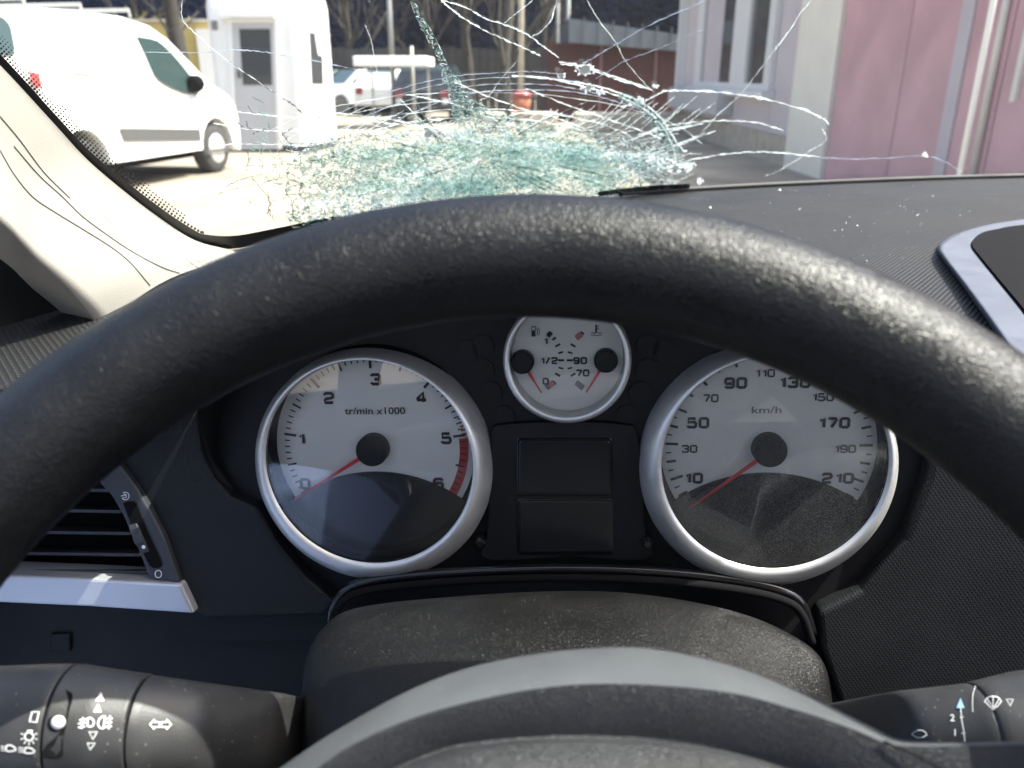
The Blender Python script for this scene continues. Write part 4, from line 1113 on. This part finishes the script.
def ring_part(name, hub_px, prof, mat, parent, n=96, label=None):
    cu, cv = cl.loc(*hub_px)
    rings = []
    for r, h, dv, du in prof:
        rings.append([cl.P(cu + du + r*cos(2*pi*k/n), cv + dv + r*sin(2*pi*k/n), h) for k in range(n)])
    m = MB(); m.loft(rings, True, False); o = m.build(name, mat, parent, smooth=True)
    if label: o['label'] = label
    return o
prof_big = [(.0542,.0142,-.0048,0),(.0549,.0158,-.0052,0),(.0564,.0160,-.0058,-.0003),(.0582,.0148,-.0068,-.0005),(.0602,.0120,-.0080,-.0007),(.0622,.008,-.0092,-.0008),(.0636,.002,-.0100,-.0008),(.0640,-.006,-.0100,-.0008)]
Rt = .0505
def gauge(hub_px, label, ro=1.0):
    cu, cv = cl.loc(*hub_px)
    ring = ring_part(label[0], hub_px, prof_big, M['ring'], ic, label=label[1])
    m = MB(); m.disc(cl, cu, cv, .0534, -.0035, 0, 96); m.build('dial', M['dial'], ring)
    ring_part('inner_wall', hub_px, [(.0590,-.0035,-.004,0),(.0560,.008,-.0045,0),(.0541,.0141,-.0048,0)], M['matte'], ring)
    # dark display window under the arc
    RR = .0776; yc = -.0131 - RR; xi, yi = .0445, -.0281; rr = .0575
    D = -yc; yi = -((rr*rr - RR*RR + D*D) / (2*D)); xi = sqrt(rr*rr - yi*yi)
    a1 = atan2(yi - yc, xi); a2 = pi - a1
    top_ = [(RR*cos(a1 + (a2-a1)*k/24), yc + RR*sin(a1 + (a2-a1)*k/24)) for k in range(25)]
    b1 = atan2(yi, -xi) + 2*pi; b2 = atan2(yi, xi) + 2*pi
    bot = [(rr*cos(b1 + (b2-b1)*k/30), rr*sin(b1 + (b2-b1)*k/30)) for k in range(1, 30)]
    m = MB(); m.prism([cl.P(cu + x, cv + y, .0012) for x, y in top_ + bot], cl.n * -.001); m.build('lower_display', M['screen'], ring)
    return ring, cu, cv
def tick(mb, cu, cv, ang, r0, r1, w, m=0, h=.0006):
    c, s = cos(R(ang)), sin(R(ang))
    q = [(r0, -w/2), (r1, -w/2), (r1, w/2), (r0, w/2)]
    mb.add([cl.P(cu + x*c - y*s, cv + x*s + y*c, h) for x, y in q], [(0,1,2,3)], m)
def needle(ring, cu, cv, tip, h=.006, w=.0011, name='needle', back=.0):
    a, b = tip; l = sqrt((a-cu)**2 + (b-cv)**2); d = ((a-cu)/l, (b-cv)/l); nrm = (-d[1], d[0])
    s = .006 if l > .03 else .003
    P = [(cu + d[0]*s + nrm[0]*w, cv + d[1]*s + nrm[1]*w), (a + nrm[0]*w*.28, b + nrm[1]*w*.28), (a - nrm[0]*w*.28, b - nrm[1]*w*.28), (cu + d[0]*s - nrm[0]*w, cv + d[1]*s - nrm[1]*w)]
    m = MB(); m.prism([cl.P(x, y, h) for x, y in P], cl.n * .0008); return m.build(name, M['needle'], ring)
def cap(ring, cu, cv, r, h0=.0005, h1=.0085):
    m = MB(); n = 32
    m.loft([[cl.P(cu + q*cos(2*pi*k/n), cv + q*sin(2*pi*k/n), h) for k in range(n)] for q, h in ((r, h0), (r, h1 - .002), (r*.95, h1 - .0006), (r*.8, h1))], True, True)
    m.build('needle_cap', M['black'], ring, smooth=False)
Z4p = lambda x, y: cl.loc(230 + x/2.741, 320 + y/2.741)
Z6p = lambda x, y: cl.loc(620 + x/2.843, 330 + y/2.843)

GL = {'0':[[(.12,.0),(.88,.0),(1,.12),(1,.88),(.88,1),(.12,1),(0,.88),(0,.12),(.12,0)]],
 '1':[[(.2,.72),(.62,1),(.62,0)]],
 '2':[[(0,.78),(.0,.9),(.12,1),(.88,1),(1,.9),(1,.62),(.88,.52),(.14,.40),(0,.28),(0,0),(1,0)]],
 '3':[[(0,.82),(.02,.9),(.12,1),(.88,1),(1,.9),(1,.62),(.9,.52),(.35,.52)],[(.9,.52),(1,.42),(1,.1),(.88,0),(.12,0),(.02,.1),(0,.2)]],
 '4':[[(.74,0),(.74,1),(0,.32),(0,.22),(1.05,.22)]],
 '5':[[(.95,1),(.06,1),(.04,.56),(.88,.58),(1,.48),(1,.1),(.88,0),(.12,0),(0,.1),(0,.2)]],
 '6':[[(.97,.82),(.95,.92),(.86,1),(.12,1),(0,.88),(0,.12),(.12,0),(.88,0),(1,.12),(1,.46),(.88,.56),(.02,.56)]],
 '7':[[(0,1),(1,1),(1,.85),(.42,0)]],
 '8':[[(.12,.53),(.88,.53),(.97,.64),(.97,.9),(.86,1),(.14,1),(.03,.9),(.03,.64),(.12,.53),(0,.42),(0,.1),(.12,0),(.88,0),(1,.1),(1,.42),(.88,.53)]],
 '9':[[(.03,.18),(.05,.08),(.14,0),(.88,0),(1,.12),(1,.88),(.88,1),(.12,1),(0,.88),(0,.54),(.12,.44),(.98,.44)]],
 '/':[[(.0,-.05),(.7,1.05)]]}
def digits(pl, body, a, b, size, mat, parent, h, sx=1.0, wt=.245):
    adv = []; x = 0; hh = size * (1 - wt); ww = hh * .86 * sx
    for ch in body:
        wch = {'1': .62, '/': .75}.get(ch, 1.0) * ww
        adv.append((ch, x)); x += wch + size * (wt + .1)
    tot = x - size * (wt + .1); m = MB()
    for ch, x0 in adv:
        for line in GL[ch]:
            stroke(m, [(a - tot / 2 + x0 + px * ww, b - hh / 2 + py * hh) for px, py in line], size * wt, lambda p, q: pl.P(p, q, h))
    return m.build('numeral', mat, parent)

# tachometer
ring, cu, cv = gauge((374.8, 447.5), ('tachometer', 'rev counter with red zone and its pointer at zero'))
m = MB(); A0, A1 = 211.6, -32.6; st = (A0 - A1) / 60; tk = .962
for i in range(61):
    a = A0 - st * i
    if i % 10 == 0: tick(m, cu, cv, a, .0445*tk, .0512*tk, .0014)
    elif i % 5 == 0: tick(m, cu, cv, a, .0458*tk, .0510*tk, .0010)
    else: tick(m, cu, cv, a, .0478*tk, .0508*tk, .0007)
m.build('tick_marks', M['print'], ring)
m = MB()
for i in range(22):
    a = A0 - st * (50.5 + i * 9.5/22); a2 = A0 - st * (50.5 + (i + 1) * 9.5/22)
    m.add([cl.P(cu + r*cos(R(q)), cv + r*sin(R(q)), .0004) for r, q in ((.0455, a), (.0502, a), (.0502, a2), (.0455, a2))], [(0,1,2,3)])
for i in range(5):
    a = A0 - st * (47.2 + i * .62); m.add([cl.P(cu + r*cos(R(q)), cv + r*sin(R(q)), .0004) for r, q in ((.0475, a), (.0502, a), (.0502, a - 1.3), (.0475, a - 1.3))], [(0,1,2,3)])
m.build('red_zone', M['red_print'], ring)
for s, x, y in (('0',207,448),('1',196,325),('2',272,213),('3',400,162),('4',525,211),('5',593,323),('6',572,447)):
    a, b = Z4p(x, y); digits(cl, s, a, b, .0066, M['print'], ring, .0008)
a, b = Z4p(398, 248); text_on(cl, 'tr/min x1000', a, b, .0038, M['print'], ring, .0008, name='lettering', bold=.01, width=.0325)
needle(ring, cu, cv, cl.loc(295.5, 499, .006)); cap(ring, cu, cv, .0084)
m = MB(); m.disc(cl, cu, cv - .0048, .0541, .0128, .0134, 64); m.build('cover_glass', M['cover'], ring)

# speedometer
ring, cu, cv = gauge((767.5, 447.5), ('speedometer', 'speedometer with its pointer just below ten'))
m = MB(); A0 = 210.5; st = 11.0
for i in range(45):
    v = i * 5; a = A0 - st * i / 2
    if v % 20 == 10: tick(m, cu, cv, a, .0447, .0512, .0013)
    elif v % 10 == 0: tick(m, cu, cv, a, .0462, .0510, .0013)
    else: tick(m, cu, cv, a, .0482, .0510, .0007)
m.build('tick_marks', M['print'], ring)
for s, x, y, h in (('10',208,420,1),('30',197,337,0),('50',221,263,1),('70',257,193,0),('90',328,150,1),('110',411,122,0),('130',495,148,1),('150',575,190,0),('170',607,263,1),('190',638,337,0),('210',618,420,1)):
    a, b = Z6p(x, y); digits(cl, s, a, b, .0060 if h else .0042, M['print'], ring, .0008, wt=.245 if h else .2)
a, b = Z6p(416, 226); text_on(cl, 'km/h', a, b, .0036, M['print'], ring, .0008, name='lettering', bold=.008, width=.0145)
needle(ring, cu, cv, Z6p(196, 492)); cap(ring, cu, cv, .0084)
m = MB(); m.disc(cl, cu, cv - .0048, .0541, .0128, .0134, 64); m.build('cover_glass', M['cover_dusty'], ring)

# fuel and temperature gauge
hub = (567.2, 356.5)
k = .0265 / .0535
prof_s = [(.0282,-.004,0,0),(.0282,.008,0,0),(.0285,.0112,0,0),(.0294,.0122,-.0002,0),(.0306,.0118,-.0004,0),(.0318,.009,-.0007,0),(.0322,.002,-.001,0),(.0322,-.006,-.001,0)]
ring = ring_part('fuel_temperature_gauge', hub, prof_s, M['ring'], ic, label='small twin gauge for fuel and water temperature')
cu, cv = cl.loc(*hub)
m = MB(); m.disc(cl, cu, cv, .0281, -.0035, 0, 64); m.build('dial', M['dial'], ring)
Z5 = lambda x, y: (480 + x/6.02, 310 + y/6.02)
f5 = lambda a, b: cl.hit(*Z5(a, b), .0008)
m = MB()
for x0, y0, ang, l, w in ((488,303,0,36,13),(485,257,16,30,11),(468,213,28,34,12),(446,173,38,26,13),(487,350,-14,30,10),(467,390,-32,34,12),
                       (540,303,180,36,13),(543,257,-16,30,11),(560,213,-30,34,12),(541,350,14,28,10),(560,390,30,34,12)):
    c, s = cos(R(-ang)), sin(R(-ang))
    fillp(m, [(x0 + x*c - y*s, y0 + x*s + y*c) for x, y in ((-l/2,-w/2),(l/2,-w/2),(l/2,w/2),(-l/2,w/2))], f5)
fillp(m, [(418,125),(440,142),(418,168),(396,150)], f5)
def stripes(mm, x0, y0, dx, dy, n, l, ang):
    for i in range(n):
        x, y = x0 + dx*i, y0 + dy*i; c, s = cos(R(ang)), sin(R(ang))
        fillp(mm, [(x + a*c - b*s, y + a*s + b*c) for a, b in ((-l/2,-3),(l/2,-3),(l/2,3),(-l/2,3))], f5)
stripes(m, 402, 466, 8, -6, 2, 36, 50); stripes(m, 450, 436, 8, -6, 1, 30, 50)
stripes(m, 582, 438, 9, 7.5, 5, 34, 125)
fillp(m, [(612,128),(628,142),(622,150),(604,136)], f5)
# pump and thermometer pictograms
fillp(m, [(310,98),(334,98),(334,160),(310,160)], f5); stroke(m, [(336,115),(346,118),(346,150),(356,150),(358,118),(346,104)], 4, f5)
fillp(m, [(694,88),(704,88),(704,136),(694,136)], f5); stroke(m, [(704,98),(718,98)], 4, f5); stroke(m, [(704,114),(718,114)], 4, f5)
stroke(m, [(668,140),(680,134),(692,141),(706,134),(720,141),(736,135)], 4, f5); stroke(m, [(668,154),(684,149),(704,154),(732,150)], 4, f5)
m.build('gauge_marks', M['print'], ring)
m = MB(); stripes(m, 418, 456, 8, -6, 4, 34, 50); stripes(m, 582, 168, 8, -7, 4, 36, -125); m.build('red_marks', M['red_print'], ring)
m = MB(); fillp(m, [(314,104),(330,104),(330,122),(314,122)], lambda a, b: cl.hit(*Z5(a, b), .0011)); m.build('pictogram_gap', M['dial'], ring)
for s, x, y, w in (('1',394,186,.0028),('1/2',415,303,.0082),('0',396,427,.0032),('90',603,303,.0066),('70',617,377,.0064)):
    a, b = cl.loc(*Z5(x, y)); digits(cl, s, a, b, .0037, M['print'], ring, .001, wt=.24)
for hx, tip in (((258,305),(374,489)), ((757,297),(640,485))):
    a, b = cl.loc(*Z5(*hx)); needle(ring, a, b, cl.loc(*Z5(*tip)), h=.004, w=.0009)
    cap(ring, a, b, .0060, h1=.007)
m = MB(); m.disc(cl, cu, cv, .0283, .0100, .0105, 48); m.build('cover_glass', M['cover'], ring)

# ---- steering wheel
wa, wb = -.065, .306
Wn = DIR(sin(wa) * cos(wb), sin(wb), -cos(wa) * cos(wb)).normalized()
Wc = C2W(-.001, -.1292, .1663)
wpn = Plane(Wc, XC, Wn)
sw = empty('steering_wheel', Wc, 'black leather steering wheel rim crossing in front of the dials with hub below', 'steering wheel')
n, k = 160, 28; rings = []
for i in range(n):
    a = 2*pi*i/n; c = wpn.P(.172*cos(a), .172*sin(a)); rd = (wpn.P(cos(a), sin(a)) - Wc).normalized()
    rings.append([c + (rd * cos(2*pi*j/k) * 1.0 + Wn * sin(2*pi*j/k) * 1.03) * .0165 for j in range(k)])
rings.append(rings[0])
m = MB(); m.loft(rings, True, False); m.build('rim', M['leather'], sw, smooth=True)
def hrow(pts, rec, dy=0):
    return [wpn.hit(a, b + dy, -rec) for a, b in s2(pts, 90)]
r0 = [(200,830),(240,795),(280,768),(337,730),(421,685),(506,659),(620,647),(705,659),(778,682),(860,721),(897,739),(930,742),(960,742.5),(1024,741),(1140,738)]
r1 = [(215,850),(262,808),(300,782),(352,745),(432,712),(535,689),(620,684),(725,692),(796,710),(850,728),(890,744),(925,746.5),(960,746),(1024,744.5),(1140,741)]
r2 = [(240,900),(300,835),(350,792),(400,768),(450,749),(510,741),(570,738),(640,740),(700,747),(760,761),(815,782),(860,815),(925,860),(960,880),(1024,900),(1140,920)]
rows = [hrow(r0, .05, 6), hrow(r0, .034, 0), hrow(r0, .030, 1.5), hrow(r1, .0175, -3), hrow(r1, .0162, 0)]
m = MB(); m.loft(rows, closed=False); m.build('cover_edge', M['hub_edge'], sw, smooth=True)  # bevel with the sky sheen put into its colour
rows = [hrow(r1, .0164, -.4), hrow(r1, .0165, 4), hrow(r2, .0235, -4), hrow(r2, .0242, -1), hrow(r2, .023, 1), hrow(r2, .0195, 6), hrow(r2, .013, 40), hrow(r2, .007, 120), hrow(r2, .012, 260), hrow(r2, .03, 420)]
m = MB(); m.loft(rows, closed=False); m.build('airbag_cover', M['hub'], sw, smooth=True)
m = MB(); stroke(m, s2([(884,741),(900,749),(920,758),(945,772),(980,792)], 16), 2.6, lambda a, b: wpn.hit(a, b, -.0155)); 
m.build('spoke_seam', M['matte'], sw)
for sx in (1, -1):     # spokes reaching the rim
    m = MB(); rr_ = []
    for t in (0, .25, .5, .75, 1):
        x = sx * (.075 + .09 * t); w = .03 - .012 * t
        rr_.append([wpn.P(x, -.022 + w * cos(a), -.014 + .010 * sin(a)) for a in [2*pi*i/16 for i in range(16)]])
    m.loft(rr_, True, True); m.build('spoke', M['hub'], sw, smooth=True)

# ---- column cover
cc = empty('column_cover', U(565, 700, .30), 'grained black steering column cover between the two stalks', 'column cover')
q0 = [(296,800),(300,740),(303,680),(308,652),(324,627),(356,608),(450,597),(563,591),(648,595),(733,611),(790,634),(822,660),(832,700),(836,750),(838,810)]
q1 = [(298,815),(303,760),(307,700),(316,672),(340,650),(385,634),(460,620),(563,613),(650,617),(722,634),(772,660),(808,690),(824,725),(830,770),(834,830)]
q2 = [(296,830),(306,780),(318,730),(338,700),(370,684),(410,670),(480,652),(563,645),(650,648),(712,664),(756,690),(792,720),(812,755),(822,800),(828,850)]
q3 = [(292,850),(305,810),(325,770),(352,740),(385,720),(430,705),(500,694),(563,690),(650,692),(705,704),(745,722),(780,750),(802,790),(815,830),(825,880)]
def crow(q, d, dd=0, ee=0): 
    P = s2(q, 70)
    return [U(a, b, d + dd * (abs(a - 565) / 270) ** 2.2 + ee * max(0, (a - 690) / 130) ** 1.5) for a, b in P]
rows = [crow(q0, .43, .0), crow(q0, .352, -.012), crow(q0, .345, -.012), crow(q1, .318, -.008, .020), crow(q2, .286, -.004, .036), crow(q3, .262, 0, .046)]
m = MB(); m.loft(rows, closed=False); subsurf(m.build('cover_shell', M['shroud'], cc, smooth=True), 1)

# ---- stalks
class Stalk:
    def __init__(s, ax): s.ax = ax        # (px, cy, rpx, depth)
    def at(s, px):
        A = s.ax
        for i in range(len(A) - 1):
            if px <= A[i+1][0] or i == len(A) - 2:
                t = (px - A[i][0]) / (A[i+1][0] - A[i][0]); return [A[i][j] * (1-t) + A[i+1][j] * t for j in range(4)]
    def surf(s, px, py, up=.0003):
        if not hasattr(s, 'bvh'):
            b_ = s.body(s.ax[0][0], s.ax[-1][0], n=160, grow=.5, k=64); s.bvh = BVHTree.FromPolygons(b_.v, b_.f)
        r = ray(px, py).normalized(); h = s.bvh.ray_cast(EYE, r)
        if h[0]: return h[0] - r * (up * .5)
        _, cy, rp, d = s.at(px); return U(px, py, d)
    def body(s, x0, x1, n=24, grow=0.0, capd=True, k=32):
        rings = []
        for i in range(n + 1):
            px = x0 + (x1 - x0) * i / n; _, cy, rp, d = s.at(px); r = (rp + grow) * d / F
            e = 1.0
            c = U(px, cy, d)
            rings.append([c + DIR(0, cos(2*pi*j/k), 0) * r + DIR(0, 0, -sin(2*pi*j/k)) * r * .92 for j in range(k)])
        m = MB(); m.loft(rings, True, capd); return m
LS = Stalk([(-120,724,52,.262),(-40,724,55,.262),(0,724.5,56.5,.263),(40,724.5,58,.264),(71,724.5,58,.265),(110,727,54.5,.267),(146,729,51.5,.270),(210,731,45,.280),(278,733,38,.305),(345,735,28,.37),(400,737,24,.42)])
ls = empty('light_stalk', U(146, 729, .27), 'chunky black light stalk printed with white lamp symbols and a slider', 'control stalk')
def seg(st, x0, x1, name, par, grow=0):
    o = st.body(x0, x1, grow=grow).build(name, M['stalk'], par, smooth=True); bevel(o, .0006, 2, 50); return o
seg(LS, -120, 70, 'end_cap', ls); seg(LS, 72.5, 145, 'fog_collar', ls, .5); seg(LS, 147.5, 380, 'lever', ls, -.3)
LS.body(60, 160, grow=-2.2).build('core', M['matte'], ls, smooth=True)
S7 = lambda x, y: (x/5.69, 640 + y/5.69)
f7 = lambda a, b: LS.surf(*S7(a, b))
m = MB(); fillp(m, s2([(372,283),(405,300),(414,330),(395,400),(372,500),(358,590),(350,670),(240,665),(262,600),(310,560),(355,500),(376,430),(388,340),(378,300)], 40), f7); m.build('slider_slot', M['matte'], ls)
m = MB(); fillp(m, circ(308, 478, 42, 24, ry=44), f7); m.build('slider_well', M['matte'], ls)
kc = LS.surf(*S7(336, 466), .0004); m = MB()
m.loft([[kc + DIR(cos(2*pi*j/20) * r, sin(2*pi*j/20) * r, -h) for j in range(20)] for r, h in ((.0021, 0), (.0021, .0009), (.0015, .0016), (.0004, .0018))], True, True); m.build('slider_dot', M['white_print'], ls, smooth=True)
f7b = lambda a, b: LS.surf(*S7(a, b), .0006)
m = MB()
for tr_ in ([(575,297),(543,347),(592,347)], [(560,363),(530,410),(577,410)]): fillp(m, tr_, f7b)
for tr_ in ([(507,523),(553,523),(528,565)], [(497,587),(540,587),(512,625)]): stroke(m, tr_, 7, f7b, True)
stroke(m, s2([(500,443),(520,445),(535,465),(525,490),(498,492)], 14), 7, f7b, True)
for q in ([(452,456),(490,450)], [(445,476),(490,470)], [(445,498),(485,491)], [(472,440),(465,505)]): stroke(m, q, 7, f7b)
stroke(m, s2([(598,430),(570,445),(557,475),(568,498),(588,505)], 14), 7, f7b, True)
for q in ([(600,450),(640,445)], [(598,472),(638,467)], [(595,495),(636,490)], [(626,430),(618,508)]): stroke(m, q, 7, f7b)
stroke(m, [(853,480),(880,452),(880,467),(908,467),(908,495),(878,495),(878,508)], 7, f7b, True)
stroke(m, [(975,480),(948,452),(948,467),(920,467),(918,495),(946,495),(946,508)], 7, f7b, True)
stroke(m, [(182,410),(222,408),(208,468),(168,464)], 7, f7b, True)
stroke(m, circ(165, 549, 24, 18), 7, f7b, True); stroke(m, [(155,517),(186,517)], 9, f7b)
for a in (160, 200, 90, 125, 55, 20, -20):
    c_, s_ = cos(R(a)), sin(R(a)); stroke(m, [(165 + 34*c_, 549 + 34*s_), (165 + 50*c_, 549 + 50*s_)], 5, f7b)
stroke(m, s2([(38,600),(66,600),(90,622),(70,632),(36,630),(38,600)], 20), 7, f7b)
stroke(m, s2([(145,612),(176,616),(197,634),(178,644),(140,640),(145,612)], 20), 7, f7b)
for y in (604, 616, 628): stroke(m, [(4, y), (30, y + 2)], 4, f7b); stroke(m, [(104, y + 8), (134, y + 10)], 4, f7b)
m.build('symbols', M['white_print'], ls)

RS = Stalk([(760,742,20,.36),(833,740,34,.32),(900,738,44,.285),(975,737,51,.272),(980,737,52,.271),(1024,736,61,.268),(1080,735,66,.265),(1200,735,66,.26)])
rs = empty('wiper_stalk', U(1000, 737, .27), 'black wiper stalk with small white wiper symbols and numbers', 'control stalk')
seg(RS, 740, 974, 'lever', rs); seg(RS, 976.5, 1200, 'end_cap', rs, .5); RS.body(960, 990, grow=-1.6).build('core', M['chrome'] if 0 else M['stalk'], rs, smooth=True)
m = MB(); stroke(m, s2([(975.5,686),(973,694),(972.5,704),(973,712)], 10), .6, lambda a, b: RS.surf(a, b, .0009)); m.build('bright_edge', M['white_print'], rs)  # highlight by the end cap drawn as a white line
S8 = lambda x, y: (680 + x/2.977, 540 + y/2.977)
f8 = lambda a, b: RS.surf(*S8(a, b), .0006)
M['blue_print'] = flat('pale_blue_print', (.25, .42, .6), .5)
m = MB(); fillp(m, [(835,470),(823,500),(847,500)], f8); m.build('arrow_mark', M['blue_print'], rs)
m = MB(); stroke(m, s2([(836,498),(838,530),(844,565),(848,600)], 10), 2.4, f8); stroke(m, [(833,528),(844,526)], 2.1, f8); stroke(m, [(838,576),(850,574)], 2.1, f8)
stroke(m, [(972,474),(992,474),(983,493)], 2.4, f8, True)
stroke(m, s2([(907,480),(918,468),(932,465),(946,468),(957,480)], 12), 2.1, f8); stroke(m, [(907,480),(925,498),(942,498),(957,480)], 2.1, f8); stroke(m, [(912,470),(938,505)], 2.1, f8); stroke(m, [(952,470),(930,506)], 2.1, f8)
stroke(m, [(932,466),(932,498)], 1.8, f8)
stroke(m, s2([(690,578),(702,569),(716,566),(728,570),(735,580)], 12), 2.1, f8); stroke(m, [(690,578),(704,588),(722,588),(735,580)], 2.1, f8)
m.build('symbols', M['white_print'], rs)
for s, x, y in (('2',811,529),('1',819,573)):
    vs_, fs_ = text_mesh(s, 20, 1.05, .005); mesh('numeral', [f8(x + a, y - b) for a, b in vs_], fs_, M['white_print'], rs)

# ---- cabin shell round the driver (out of frame; shades the dials and shows in the dial glass)
cb = empty('car_cabin', V((.3, -.3, EYE.z - .9)), 'car cabin roof, doors and seats enclosing the driver seat', 'car body')
hd = [V((x, Yb(x) - KG * 1.4 * .57 , ZD + 1.4 * .57)) for x in [-.34 + i * .08 for i in range(17)]]  # roof edge raised above true car height to let the sun in
m = MB(); m.loft([[p + V((0, 0, .004)) for p in hd], [p + V((0, -.25, .05)) for p in hd], [V((p.x, -.6, EYE.z + .70)) for p in hd], [V((p.x, -1.5, EYE.z + .64)) for p in hd]], closed=False)
mod(m.build('roof_lining', M['headliner'], cb, smooth=True), 'SOLIDIFY', thickness=.03, offset=1)
m = MB(); m.box((-.42, -1.6, EYE.z - .9), (-.36, .55, EYE.z - .262)); m.build('door_card', M['door_blue'], cb)  # unseen door side, coloured blue to mirror in the dial glass
m = MB(); m.box((-.42, -1.6, EYE.z - .26), (-.36, .42, EYE.z - .19)); m.build('door_top_trim', M['seat'], cb)
m = MB(); m.box((-.358, -.62, EYE.z - .52), (-.29, -.30, EYE.z - .36)); bevel(m.build('armrest', M['arm_beige'], cb), .01, 3)  # unseen beige block added to mirror in the dial glass
m = MB(); m.box((-.358, -.36, EYE.z - .60), (-.28, .12, EYE.z - .262)); bevel(m.build('door_pad', M['door_blue'], cb), .01, 3)  # unseen pad added, pushed into the sun to mirror blue in the dials
m = MB(); m.box((1.02, -1.6, EYE.z - .9), (1.08, .9, EYE.z - .12)); m.build('door_card', M['seat'], cb)
m = MB(); m.box((-.42, -1.66, EYE.z - .9), (1.08, -1.6, EYE.z - .12)); m.build('rear_panel', M['seat'], cb)
m = MB(); m.box((-.42, -1.6, EYE.z - .96), (1.08, 1.0, EYE.z - .902)); m.build('floor_pan', M['matte'], cb)
for x in (-.2, .5):
    m = MB(); m.box((x, -.62, EYE.z - .5), (x + .44, -.45, EYE.z - .04)); bevel(m.build('seat_back', M['seat'], cb), .05, 4)
for x0, x1 in ((-.42, -.36), (1.02, 1.08)):
    m = MB(); m.box((x0, -.45, EYE.z - .118), (x1, -.33, EYE.z + .66)); m.build('door_pillar', M['headliner'], cb)
